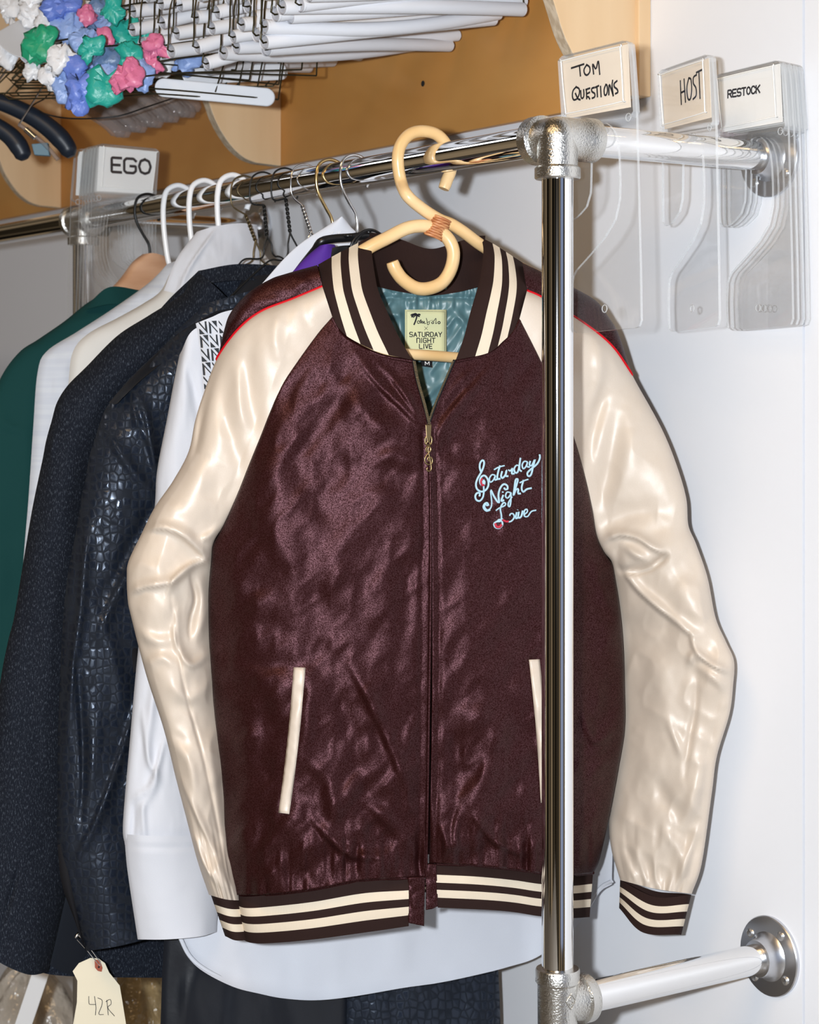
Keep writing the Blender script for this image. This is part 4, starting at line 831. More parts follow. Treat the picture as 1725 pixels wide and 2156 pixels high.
tail = [(372, 1950), (378, 1978), (399, 2019), (432, 2048), (492, 2078), (546, 2092), (597, 2102), (665, 2106), (744, 2098), (849, 2080), (920, 2070), (989, 2056), (1070, 2036), (1137, 2012), (1215, 1950), (1262, 1880), (1289, 1862)]
pillow('body', PW, [(560, 620, -.01), (700, 590, -.01), (860, 620, -.01)], [(p[0], p[1], .0) for p in tail], [(560, 620, -.01), (470, 760, -.02), (420, 1000, -.02), (390, 1500, -.02), (376, 1900, -.012), (372, 1950)], [(860, 620, -.01), (1060, 900, -.01), (1230, 1300, -.01), (1285, 1700, -.008), (1289, 1862)], .016, .012, WHITE, t, nu=110, nv=90, amp=.003, sc=(110, 200), seed=47, fl=[([(830, 1900), (835, 2000), (830, 2075)], 30, .004), ([(600, 1950), (580, 2040)], 40, -.003)])
q = cr(W0(tail[1:]), 120); m = M(); m.tube(PW.w(q[:, 0], q[:, 1]-7, .0045), .0026, 8, flat=.5); link('hem_fold', m, WHITE, t)

# ---- geometric print shirt
PP = HPn(800, 22)
t = thing('geometric_print_shirt', 'white shirt with black triangle print peeking out beside the jacket shoulder', 'shirt', PP.w(450, 760))
ptl = [(412, 681), (416, 700), (424, 760), (428, 830), (440, 950), (460, 1150), (470, 1350)]
_, PGd = pillow('front', PP, [(412, 681), (445, 668, .004), (478, 655, .004), (560, 640, 0)], [(470, 1350), (560, 1356), (660, 1350)], ptl, [(560, 640, 0), (600, 800, 0), (640, 1000, 0), (660, 1350)], .010, .006, WHITE, t, nu=50, nv=80, amp=.0006, seed=60, p=.7)
m = M()
def cell(i, j, poly):
    x0 = 416+i*21.0; y0 = 676+j*29.0
    P = []
    for a, b in poly:
        yy = y0+b*29; xx = x0+a*21+(yy-676)*.085-(a*21+i*21)*.0; yy -= (xx-416)*.05
        P.append(PP.w(xx, yy, .0135))
    m.prism(P, -FWD*.0004)
for j in range(0, 7):
    for i in range(-0, 4):
        if (i+j) % 2 == 0:
            cell(i, j, [(.10, .55), (.10, .97), (.62, .97)]); cell(i, j, [(.10, .18), (.10, .02), (.70, .62), (.70, .05), (.86, .05), (.90, .93)])
        else:
            cell(i, j, [(.38, .04), (.90, .04), (.90, .52)]); cell(i, j, [(.10, .05), (.92, .80), (.92, .93), (.28, .32), (.28, .95), (.10, .95)])
link('print', m, mat('black_print_ink', (.012, .016, .022), .6), t)

# ---- purple garment on black plastic hanger with a chrome hook
PV = HPn(775, 26)
t = thing('purple_top', 'purple top on the black plastic hanger behind the jacket collar', 'top', PV.w(650, 600))
pillow('body', PV, [(672, 517), (690, 514, .004), (705, 515)], [(520, 760), (640, 780), (790, 770)], [(672, 517), (640, 546), (600, 592), (560, 650), (520, 760)], [(705, 515), (720, 545), (750, 620), (790, 770)], .012, .010, PURPLE, t, nu=24, nv=40, amp=.001)
PV2 = HPn(765, 26, dz=-.016)
t = thing('black_plastic_hanger', 'black plastic hanger with chrome hook holding the purple top', 'hanger', PV.w(760, 500))
gtube('shoulder_bar', PV2, [(600, 610, -.03), (640, 556, -.03), (664, 526, -.012), (676, 509, .0), (700, 503), (740, 500), (775, 497), (820, 510), (880, 540)], .0052, PLASK, t, 70, 12)
pillow('shoulder_pad', PV2, [(690, 525, .002), (715, 518, .004), (740, 516, .004)], [(660, 552, .002), (700, 545, .004), (740, 540, .004)], [(690, 525, .002), (660, 552, .002)], [(740, 516, .004), (740, 540, .004)], .006, .004, PLASK, t, nu=12, nv=10, amp=0)
gtube('neck_post', PV2, [(777, 512), (777, 496), (776, 484)], .0036, PLASK, t, 8)
for a in ([(738, 540, .006), (752, 505, .009), (775, 484, .009), (800, 492, .006), (820, 512, .002)], [(733, 536, .006), (745, 506, .010), (768, 486, .010), (790, 486, .006)]):
    gtube('strap_loop', PV2, a, .0017, PLASK, t, 40)
m = M(); m.ball(PV2.w(733, 497, .006), .006, .006, .003); link('bar_knob', m, PLASK, t)
hook(748, .0019, SILVW, t, [PV2.w(776, 484)])

# ---- white card cover on the brass hook
PC = HPn(712, 28)
t = thing('paper_hanger_cover', 'smooth white paper cover with a pointed corner standing above the jacket shoulder', 'hanger cover', PC.w(680, 560))
G_, PCg = pillow('sheet', PC, [(715, 459), (720, 456), (724, 459)], [(425, 700), (560, 720), (790, 690)], [(715, 459), (690, 476), (640, 508), (600, 543), (545, 605), (500, 650), (478, 668), (425, 700)], [(724, 459), (738, 478), (752, 494), (765, 540), (790, 690)], .006, None, PAPER, t, nu=60, nv=80, amp=.0008, sc=(90, 90), p=.8)
m = M()
for x, y in ((698, 490), (713, 490)):
    for L in ([(-4, -2), (0, 3), (4, -2)],): m.tube([PC.w(x+a, y+b, .0068) for a, b in L], .0006, 6)
link('embossed_mark', m, WHITET, t)
t = thing('brass_hook_hanger', 'hanger with a brass wire hook behind the pointed white paper cover', 'hanger', PC.w(735, 470))
PC2 = HPn(700, 30, dz=.012)
hook(697, .0021, GOLDW, t, [PC2.w(737, 500)])
gtube('shoulder_bar', PC2, [(560, 640), (640, 570), (700, 520), (737, 500), (780, 530), (840, 600), (880, 640)], .004, PLASK, t, 60)

# ---- wire hangers
def wirehanger(px, mt, label, sx, twist_top, twist_bot, split, arms, r=.00125):
    c = railp(px); t = thing('wire_hanger', label, 'hanger', c, 'twisted wire hangers on the rail'); pl = HPn(px, 34)
    tt = pl.w(*twist_top); tb = pl.w(*twist_bot)
    k = [c+YAX*a+UP*b for a, b in HOOK[:7]]+[tt]
    m = M(); m.tube(cr(k, 70), r, 8); link('hook', m, mt, t)
    d = tb-tt; n = 70
    for ph in (0, math.pi):
        P = []
        for i in range(n+1):
            q = i/n; an = ph+q*2*math.pi*4; P.append(tt+d*q+(FWD*math.cos(an)+RIGHT*math.sin(an))*r*1.15)
        m = M(); m.tube(P, r, 7); link('twisted_neck', m, mt, t)
    for A in arms:
        q = cr([tuple(twist_bot)+(0,)]+W0(A), 50); m = M(); m.tube(pl.w(q[:, 0], q[:, 1], q[:, 2]), r, 8); link('arm', m, mt, t)
    q = cr(W0([arms[0][-1], ((arms[0][-1][0]+arms[1][-1][0])/2, (arms[0][-1][1]+arms[1][-1][1])/2+10), arms[1][-1]]), 30); m = M(); m.tube(pl.w(q[:, 0], q[:, 1], q[:, 2]-.004), r, 8); link('trouser_bar', m, mt, t)
wirehanger(516, BWIRE, 'brown wire hanger next to the white tubular hooks', 0, (517, 452), (538, 508), 0, [[(534, 530), (532, 548), (515, 558), (490, 562), (430, 610), (370, 680)], [(548, 530), (550, 548), (570, 560), (590, 566), (650, 620), (720, 690)]])
wirehanger(556, KWIRE, 'thin dark wire hanger with its twisted neck, second of the wire hooks', 0, (556, 432), (562, 498), 0, [[(556, 520), (555, 538), (545, 545), (515, 546), (495, 566), (440, 620), (390, 690)], [(572, 515), (573, 530), (580, 540), (594, 543), (640, 580), (720, 660)]])
wirehanger(602, KWIRE, 'dark wire hanger with a tall twisted neck, third of the wire hooks', 0, (602, 418), (611, 490), 0, [[(607, 512), (606, 535), (595, 548), (570, 548), (540, 572), (470, 640)], [(620, 508), (640, 540), (680, 580), (740, 650)]])
wirehanger(643, SILVW, 'silvery wire hanger half hidden by the white paper cover', 0, (636, 432), (655, 490), 0, [[(650, 500), (645, 530), (630, 545), (590, 570), (520, 640)], [(664, 500), (680, 540), (720, 570), (780, 640)]])

# ---- snake print trousers
PQ = HPn(690, 27, dz=.012)
t = thing('snake_print_trousers', 'navy snake embossed trousers hanging below the white shirt tail', 'trousers', PQ.w(700, 2050))
pillow('left_leg', PQ, [(430, 1300), (600, 1290), (745, 1300)], [(330, 2420), (520, 2430), (728, 2420)], [(430, 1300), (360, 1800), (345, 1985), (338, 2156), (330, 2420)], [(745, 1300), (738, 1800), (731, 2080), (728, 2420)], .016, .012, SNAKEP, t, nu=50, nv=80, amp=.004, sc=(70, 200), seed=80, fl=[([(420, 1980), (410, 2060), (400, 2160)], 30, .005)])
pillow('right_leg', PQ, [(745, 1300), (880, 1290), (1010, 1300)], [(728, 2420), (900, 2430), (1056, 2420)], [(745, 1300), (738, 1800), (731, 2080), (728, 2420)], [(1010, 1300), (1040, 1800), (1050, 2050), (1054, 2160), (1056, 2420)], .018, .012, SNAKE, t, nu=50, nv=80, amp=.005, sc=(60, 150), seed=84, fl=[([(780, 2100), (800, 2160), (790, 2230)], 30, .008), ([(900, 2090), (880, 2160)], 24, -.006)])

# ---- paper tag on a safety pin
PTg = HPn(615, 32, dz=-.030)
tgo = thing('paper_garment_tag', 'manila paper tag lettered 42R hanging below the snake print sleeve', 'tag', PTg.w(210, 2090))
TO = [(153, 2045), (166, 2028), (190, 2017), (207, 2018), (221, 2028), (230, 2048), (252, 2075), (258, 2110), (266, 2160), (272, 2230), (150, 2230), (154, 2156), (162, 2110), (163, 2065)]
MANILA = mat('manila_card', (.76, .69, .53), .7, spec=.2, bump=(120, .05, .001)); REDP = mat('red_reinforcement', (.36, .085, .045), .6)
m = M(); m.prism([PTg.w(x, y, .003*math.sin((y-2010)/60)) for x, y in TO], FWD*.0005); link('card', m, MANILA, tgo)
m = M(); m.prism([PTg.w(x, y, .0030+.0004) for x, y in ((199, 2020), (211, 2022), (216, 2038), (214, 2046), (206, 2044), (200, 2037))], -FWD*.0003); pt_ = link('reinforcement_patch', m, REDP, tgo)
m = M(); m.lathe(PTg.w(208, 2036, .0040), -FWD, [(0, .0013), (.0002, .0013)], 16); link('eyelet', m, DARK, pt_)
m = M()
for L in ([(187, 2098), (187, 2106), (188, 2114), (194, 2115), (201, 2115)], [(199, 2098), (202, 2120), (201, 2137)], [(206, 2101), (215, 2106), (214, 2118), (208, 2135), (218, 2136)], [(225, 2106), (228, 2137)], [(223, 2109), (232, 2104), (234, 2114), (227, 2122), (241, 2139)]):
    q = cr(L, 16); ribbon(m, [PTg.w(x, y, .003*math.sin((y-2010)/60)+.0007) for x, y in q], .0007, -FWD)
link('lettering', m, INK, tgo)
sp = thing('safety_pin', 'open looped safety pin through the manila tag', 'safety pin', PTg.w(180, 2000))
m = M(); m.tube(PTg.w(*[np.array(a) for a in zip(*[(162, 1978, .004), (185, 2003, .004), (207, 2030, .005), (212, 2034, .006), (211, 2026, .006), (195, 2004, .007), (172, 1976, .006)])]), .00055, 6); link('pin_wire', m, SILVW, sp)
m = M(); m.tube([PTg.w(158, 1974, .005), PTg.w(164, 1966, .006), PTg.w(171, 1972, .006)], [.0016, .0024, .0020], 8); link('pin_head', m, SILVW, sp)
# ------------------------------------------------------------------ clear acrylic rail signs
def clearmat(name, tint, spec_rough, body, bodyfac, frs=1.0):
    m = bpy.data.materials.new(name); m.use_nodes = True; nt = m.node_tree; nt.nodes.clear()
    out = nt.nodes.new('ShaderNodeOutputMaterial'); tr = nt.nodes.new('ShaderNodeBsdfTransparent'); tr.inputs[0].default_value = (*tint, 1)
    gl = nt.nodes.new('ShaderNodeBsdfGlossy'); gl.inputs['Roughness'].default_value = spec_rough
    df = nt.nodes.new('ShaderNodeBsdfDiffuse'); df.inputs[0].default_value = (*body, 1)
    lw = nt.nodes.new('ShaderNodeLayerWeight'); lw.inputs[0].default_value = 0.5
    pw = nt.nodes.new('ShaderNodeMath'); pw.operation = 'POWER'; pw.inputs[1].default_value = 5.0; nt.links.new(lw.outputs['Facing'], pw.inputs[0])
    fr = nt.nodes.new('ShaderNodeMath'); fr.operation = 'MULTIPLY_ADD'; fr.inputs[1].default_value = 0.8; fr.inputs[2].default_value = 0.04; nt.links.new(pw.outputs[0], fr.inputs[0])
    m1 = nt.nodes.new('ShaderNodeMixShader'); m1.inputs[0].default_value = bodyfac; m2 = nt.nodes.new('ShaderNodeMixShader')
    nt.links.new(tr.outputs[0], m1.inputs[1]); nt.links.new(df.outputs[0], m1.inputs[2]); nt.links.new(m1.outputs[0], m2.inputs[1]); nt.links.new(gl.outputs[0], m2.inputs[2])
    nt.links.new(fr.outputs[0], m2.inputs[0]); nt.links.new(m2.outputs[0], out.inputs[0])
    return m
ACR = clearmat('clear_acrylic', (.99, .99, .99), .03, (.88, .88, .88), .02)
ACRE = clearmat('acrylic_edge', (.86, .87, .87), .08, (.86, .88, .90), .34)
CARDC = mat('cream_card', (.80, .71, .60), .75, spec=.2)
CARDW = mat('white_sign_card', (.80, .80, .79), .75, spec=.2)
TS = float((( (1276-CX)/F*2.04-.1556))/(.8280-(1276-CX)/F*.5607))    # where the sign sits along the standoff pipe
T0 = atY(1276, 305, TS); T0[2] = HR
def tl_(L): return [tuple((lambda q: (q[0]-T0[0], q[2]-HR))(atY(x, y, TS))) for x, y in L]
outline = tl_([(1181, 128), (1188, 119), (1322, 86), (1330, 92), (1335, 130), (1342, 240), (1350, 560), (1352, 680), (1346, 690), (1216, 702), (1206, 694), (1204, 640), (1206, 590), (1212, 572), (1240, 541), (1275, 500), (1297, 462), (1306, 420), (1307, 380), (1305, 330), (1301, 296), (1292, 270), (1278, 259), (1262, 262), (1252, 280), (1247, 310), (1246, 360), (1245, 405), (1236, 436), (1216, 458), (1198, 467), (1190, 462), (1188, 440), (1187, 262)])
platec = tl_([(1182, 130), (1189, 119), (1322, 86), (1331, 94), (1341, 236), (1334, 246), (1199, 262), (1190, 254)])
cardc = tl_([(1187, 127), (1325, 93), (1331, 226), (1196, 250)])
bead = tl_([(1190, 134), (1195, 128), (1309, 100), (1314, 104), (1320, 208), (1315, 215), (1205, 239), (1199, 235)])
def smooth_poly(L, n=150): return [tuple(p) for p in lin(L+L[:1], n)[:-1]]
def sign(name, label, fr, col, letters=None, group=None, blank=False):
    """fr(a, z, d): local sign coordinates -> world, d = towards the viewer"""
    t = thing(name, label, 'sign holder', fr(0, 0, 0), group)
    th = fr(0, 0, .0030)-fr(0, 0, 0)
    m = M(); O = smooth_poly(outline); m.prism([fr(a, z, -.0015) for a, z in O], th)
    for i, f in enumerate(m.f): m.m[i] = 1 if len(f) == 4 else 0
    link('clear_body', m, [ACR, ACRE], t)
    m = M(); q = lin(platec+platec[:1], 80)[:-1]; m.prism([fr(a, z, -.0045) for a, z in q], (fr(0, 0, .0095)-fr(0, 0, 0)))
    for i, f in enumerate(m.f): m.m[i] = 1 if len(f) == 4 else 0
    link('card_pocket', m, [ACR, ACRE], t)
    m = M(); m.prism([fr(a, z, .0012) for a, z in cardc], fr(0, 0, .0006)-fr(0, 0, 0)); c = link('card', m, col, t)
    m = M(); q = cr(bead, 90, True); m.tube([fr(a, z, .0052) for a, z in q], .0008, 6, closed=True); link('raised_bead', m, BEADW, t)
    for a, z in (tl_([(1326, 247)])[0], tl_([(1276, 650)])[0]):
        m = M(); q = [(a+.004*math.cos(k*math.pi/10), z+.004*math.sin(k*math.pi/10)) for k in range(20)]; m.tube([fr(x, y, .0018) for x, y in q], .0006, 6, closed=True); link('moulding_ring', m, ACRE, t)
    if letters:
        m = M(); letters(m, fr); link('lettering', m, INK, c)
    return t
def frY(X, Y, rot=0.0, s=1.0):
    c = math.cos(rot); sn = math.sin(rot)
    return lambda a, z, d: np.array([X+s*(a*c+d*sn), Y-s*(d*c-a*sn), HR+s*z])
NRM = np.array([0, -1.0, 0])
def hand(L, ox, oy, k, Y, w, d=.0021, rot=0.0):
    def go(m, fr):
        for st in L:
            q = cr([(ox+x*k, oy+y*k) for x, y in st], max(6, 5*len(st)))
            P = []
            for x, y in q:
                p = atY(x, y, Y) if not rot else None
                a = p[0]-X_[0]; P.append(fr(a, p[2]-HR, d))
            ribbon(m, P, w, np.array([0, -1.0, 0]))
    return go
TQ = [[(315, 600), (500, 540)], [(435, 562), (450, 715)], [(545, 550), (505, 620), (515, 685), (552, 705), (592, 655), (588, 585), (545, 550)], [(650, 685), (635, 535), (685, 612), (720, 490), (742, 690)],
      [(385, 885), (340, 940), (328, 1020), (350, 1080), (400, 1060), (432, 990), (430, 915), (385, 885)], [(375, 985), (410, 1060), (445, 1078)], [(455, 945), (460, 1035), (480, 1058), (502, 1020), (500, 930)], [(540, 922), (545, 1060)], [(535, 925), (590, 905)], [(548, 988), (588, 968)], [(545, 1040), (570, 1035), (590, 1065)],
      [(655, 895), (622, 910), (625, 955), (665, 985), (665, 1035), (630, 1055)], [(675, 892), (725, 868)], [(700, 885), (708, 1030)], [(755, 880), (763, 1030)], [(835, 850), (810, 920), (815, 1000), (840, 1005), (860, 940), (852, 862), (835, 850)], [(880, 1000), (886, 850), (920, 930), (946, 1015)], [(946, 1015), (930, 870), (937, 790)], [(1002, 795), (962, 835), (965, 885), (1005, 920), (1016, 965), (982, 987)]]
X_ = [T0[0]]
def tq(m, fr):
    for st in TQ:
        q = cr([(1160+x*.1391, 60+y*.1391) for x, y in st], max(6, 5*len(st)))
        ribbon(m, [fr(p[0]-T0[0], p[2]-HR, .0021) for p in (atY(x, y, TS-.002) for x, y in q)], .0022, NRM)
sign('rail_sign', 'clear acrylic rail sign with hand-lettered card TOM QUESTIONS', frY(T0[0], TS), CARDC, tq)
def standY(px): xr = (px-CX)/F; return (xr*2.04-.1556)/(.8280-xr*.5607)
SH = standY(1466); hx0 = atY(1466, 305, SH)[0]
ROT = math.radians(-13)
frH = frY(hx0-.004, SH, ROT, .98)
HS_ = [[(928, 362), (934, 495)], [(950, 352), (958, 482)], [(931, 430), (955, 418)], [(977, 345), (966, 400), (972, 462), (986, 466), (994, 415), (990, 352), (977, 345)], [(1022, 325), (1005, 340), (1004, 375), (1019, 402), (1020, 445), (1003, 466)], [(1022, 312), (1052, 297)], [(1036, 306), (1043, 460)]]
def hitplane(fr, px, py):                          # local (a, z) on the sign where a pixel's ray meets it
    o = fr(0, 0, 0); e1 = fr(1, 0, 0)-o; e2 = fr(0, 1, 0)-o; d = w3(px, py, 1.0)-CAM
    s = np.linalg.solve(np.stack([e1, e2, -d], 1), CAM-o); return s[0], s[1]
def pxletters(L, ox, oy, k, w, spline=True):
    def go(m, fr):
        nrm = fr(0, 0, 1)-fr(0, 0, 0)
        for st in L:
            pts = [(ox+x*k, oy+y*k) for x, y in st]; q = cr(pts, max(6, 5*len(st))) if spline else lin(pts, max(4, 4*len(st)))
            ribbon(m, [fr(*hitplane(fr, x, y), .0021) for x, y in q], w, nrm)
    return go
sign('rail_sign', 'clear acrylic rail sign with hand-lettered card HOST', frH, CARDC, pxletters(HS_, 1100, 40, .3623, .0024))
def printed(txt, x0, x1, yt, yb, slope, w, widths={}):
    def go(m, fr):
        nrm = fr(0, 0, 1)-fr(0, 0, 0)
        word(m, txt, lambda a, b: fr(*hitplane(fr, a, b+(a-x0)*slope), .0021), x0, x1, yt, yb, w, .32, nrm, widths)
    return go
SR_ = standY(1578); rx0 = atY(1578, 305, SR_)[0]
ROTR = math.radians(-4)
for k in range(4):
    f_ = frY(rx0+.016-.002*k, SR_+.0105*k, ROTR, .97)
    if k == 0: sign('rail_sign', 'clear acrylic rail sign with printed white card RESTOCK, front of its stack', f_, CARDW, printed('RESTOCK', 1536, 1603, 191, 206, -.165, .0021))
    else: sign('rail_sign', ['', 'first clear acrylic rail sign behind the RESTOCK one', 'second clear acrylic rail sign behind the RESTOCK one', 'rearmost clear acrylic rail sign behind RESTOCK, nearest the wall flange'][k], f_, CARDW, None, 'acrylic signs stacked behind RESTOCK')
# EGO stack on the main rail
ex = railp(250)[0]
def frX(X, s, dy=0.0): return lambda a, z, d: np.array([X+d, dy-.86*a, HR+s*z])
EG = ['clear acrylic rail sign with printed white card EGO', 'first clear acrylic rail sign behind the EGO one', 'second clear acrylic rail sign behind the EGO one', 'third clear acrylic rail sign behind the EGO one', 'fourth clear acrylic rail sign behind the EGO one', 'rearmost clear acrylic sign of the EGO stack, apart from the others']
for k in range(6):
    f_ = frX(ex-.011*k-(.020 if k == 5 else 0), 1.0, .0)
    def ego(m, fr):
        nrm = np.array([1.0, 0, 0])
        word(m, 'EGO', lambda a, b: fr(*hitplane(fr, a, b+(a-232)*.06), .0021), 234, 316, 332, 362, .0042, .28, nrm, {'E': .8})
    sign('rail_sign', EG[k], f_, CARDW, ego if k == 0 else None, 'acrylic signs stacked behind EGO' if k else None)

# ------------------------------------------------------------------ hangers heaped on the shelf rod
TUBEW = mat('white_paper_tube', (.74, .75, .79), .75, spec=.2, bump=(200, .06, .001)); TUBEE = mat('paper_tube_end', (.42, .42, .45), .9)
HWIRE = mat('dark_olive_wire', (.05, .042, .022), .3, .75)
GRP = 'paper tube trouser hangers heaped above the rail'
ROD = HB+.50
def solve_len(px, py, PR, L):                      # point on the ray of a pixel at distance L from PR, the nearer one
    d = w3(px, py, 1.0)-CAM; o = CAM-PR; a = d@d; b = 2*(o@d); c = o@o-L*L; disc = b*b-4*a*c
    if disc < 0: s = -b/(2*a)
    else: s = (-b-math.sqrt(disc))/(2*a)
    return CAM+d*s
tubes = [((434, 134), (950, 8)), ((414, 100), (930, -14)), ((556, 89), (1039, 40)), ((497, 100), (962, 74)), ((490, 78), (1000, -20)), ((520, 118), (757, 116)), ((470, 112), (872, 95)), ((560, 104), (946, 96)), ((556, 56), (1049, 28)), ((534, 37), (1060, -26)), ((579, 30), (1102, 2)), ((593, 15), (1100, 20)), ((456, 26), (980, -60)), ((412, 37), (900, -50)), ((371, 70), (860, -20)), ((341, 89), (830, 10)), ((341, 48), (840, -45)), ((338, 7), (830, -70)), ((378, 11), (880, -80)), ((260, 41), (720, -40)), ((278, 63), (760, -10)), ((293, 56), (770, -30)), ((446, 60), (940, -30)), ((508, 52), (1010, -40)), ((440, 146), (700, 128)), ((630, 10), (1110, -20)), ((280, 24), (760, -60)), ((395, 128), (650, 142)), ((520, 14), (1020, -80)), ((300, 92), (700, 60)), ((250, 10), (700, -90)), ((310, -8), (800, -100)), ((420, -10), (920, -110)), ((480, -4), (980, -100)), ((560, -14), (1060, -90)), ((650, -10), (1120, -50)), ((330, 74), (800, -20)), ((360, 108), (820, 60)), ((540, 74), (1020, 10)), ((610, 36), (1085, 0))]
places = ['hanging lowest at the left end', 'just above the lowest long one', 'ending beside the arched bracket', 'with its far end in mid panel', 'high in the middle of the heap', 'short and low under the heap', 'low with its end against the back board', 'lowest against the back board', 'ending near the arched bracket', 'in the upper middle of the heap', 'reaching farthest right along the top', 'reaching the bracket with its far end', 'leaving the frame at the top', 'left of the middle, behind others', 'second at the left front', 'third at the left front', 'upper left front', 'cut by the top edge at left', 'cut by the top edge near the left', 'leftmost at the coloured tips', 'next to the leftmost one', 'beside the coloured tips', 'middle front', 'middle front higher up', 'lowest and shortest at the left', 'topmost right', 'topmost left', 'short one just under the coloured tips', 'topmost middle', 'behind the teal tips', 'at the top beside the blue tips', 'cut by the top edge, left', 'cut by the top edge, left of centre', 'cut by the top edge, centre', 'cut by the top edge, right of centre', 'cut by the top edge, far right', 'third row at the left', 'just above the lone sky blue tip', 'lower middle layer', 'right upper layer']
for i, ((xa, ya), (xb, yb)) in enumerate(tubes):
    PR = atY(xb, yb, YW-.030-.012*(i % 3)); PL = solve_len(xa, ya, PR, .395 if xb-xa > 350 else .33)
    r = .0088*(.95+.1*rnd.random()); d = (PR-PL)/np.linalg.norm(PR-PL)
    t = thing('trouser_hanger', 'white paper tube hanger '+places[i], 'hanger', PL, GRP)
    m = M(); sag = rnd.uniform(-.004, .006); q = [PL+(PR-PL)*s-UP*sag*math.sin(math.pi*s)*2 for s in np.linspace(0, 1, 16)]
    m.tube(q, r, 16, caps=False)
    for p, dd in ((q[0], -d), (q[-1], d)): m.lathe(p, dd, [(-.004, r*.999), (-.0005, r*.86), (-.006, r*.84)], 16, mi=1)
    link('paper_tube', m, [TUBEW, TUBEE], t)
    hookx = (PL[0]+PR[0])/2; top = np.array([hookx, YROD, ROD+.0135]); neck = top-UP*.075+YAX*.012
    L_ = PL-d*.006; R_ = PR+d*.004
    m = M()
    m.tube(cr([PL+d*.02, PL+d*.002, L_-UP*.001, L_+UP*.012+d*.002, L_*.97+neck*.03+UP*.06, L_*.8+neck*.2+UP*.09, neck], 50), .00115, 7)
    m.tube(cr([PR-d*.02, R_, R_+UP*.012-d*.002, R_*.97+neck*.03+UP*.06, R_*.8+neck*.2+UP*.09, neck], 40), .00115, 7)
    m.tube(cr([neck, top-UP*.040, top+YAX*.0175-UP*.012, top+YAX*.012+UP*.0025, top+UP*.004, top-YAX*.014-UP*.003, top-YAX*.0175-UP*.018], 40), .00115, 7)
    link('wire_frame', m, HWIRE, t)
# hangers with coloured crumpled tape on their tips
TC = {'teal': (.02, .36, .29), 'blue': (.13, .21, .62), 'pink': (.66, .17, .31), 'slate': (.12, .20, .36), 'white': (.74, .75, .78), 'green': (.02, .33, .17), 'sky blue': (.26, .38, .70)}
TMAT = {k: mat(k.replace(' ', '_')+'_tape', v, .38, spec=.5, bump=(260, .25, .002)) for k, v in TC.items()}
tips = [(127, 16, 26, 'blue', 'at the top left'), (133, 58, 24, 'sky blue', 'left of centre'), (180, 32, 17, 'pink', 'near the top'), (208, 28, 22, 'slate', 'near the top'), (206, 60, 24, 'slate', 'in the centre'), (236, 16, 20, 'teal', 'at the top right'), (234, 52, 24, 'sky blue', 'at the right of centre'), (262, 72, 26, 'teal', 'right of centre'), (85, 92, 26, 'green', 'at the far left'), (80, 120, 14, 'green', 'hanging below the far left one'), (180, 82, 21, 'sky blue', 'in the middle'), (152, 76, 17, 'white', 'in the middle left'), (216, 88, 17, 'pink', 'in the middle'), (190, 100, 20, 'teal', 'below the centre'), (196, 122, 28, 'blue', 'low in the centre'), (232, 122, 25, 'slate', 'low right of centre'), (270, 122, 22, 'teal', 'low at the right'), (304, 98, 23, 'teal', 'at the right edge'), (330, 98, 20, 'pink', 'at the far right edge'), (318, 132, 20, 'pink', 'low at the far right'), (304, 160, 22, 'sky blue', 'hanging at the lower right'), (266, 166, 24, 'pink', 'hanging low'), (218, 186, 29, 'teal', 'hanging lowest'), (166, 196, 26, 'blue', 'hanging lowest at left'), (134, 180, 20, 'sky blue', 'hanging low at left'), (130, 128, 34, 'white', 'large and crumpled in front'), (70, 150, 20, 'white', 'low at the far left'), (390, 126, 22, 'sky blue', 'alone at the end of a paper tube'), (160, 150, 20, 'blue', 'under the big white one'), (300, 76, 14, 'blue', 'small at the right'), (100, 40, 26, 'white', 'behind the blue one at the top left'), (160, 10, 24, 'white', 'at the top'), (40, 70, 26, 'white', 'at the left edge'), (60, 30, 24, 'white', 'in the top left corner'), (250, 100, 20, 'white', 'between teal ones'), (110, 165, 22, 'white', 'low beside the sky blue one'), (340, 140, 18, 'white', 'right of the pink one'), (20, 110, 24, 'white', 'at the far left below the padded arm'), (225, 150, 20, 'sky blue', 'above the lowest teal one'), (20, 20, 24, 'white', 'under the top edge at the far left'), (64, 2, 24, 'white', 'cut by the top edge at left'), (104, 0, 22, 'white', 'cut by the top edge beside the blue one')]
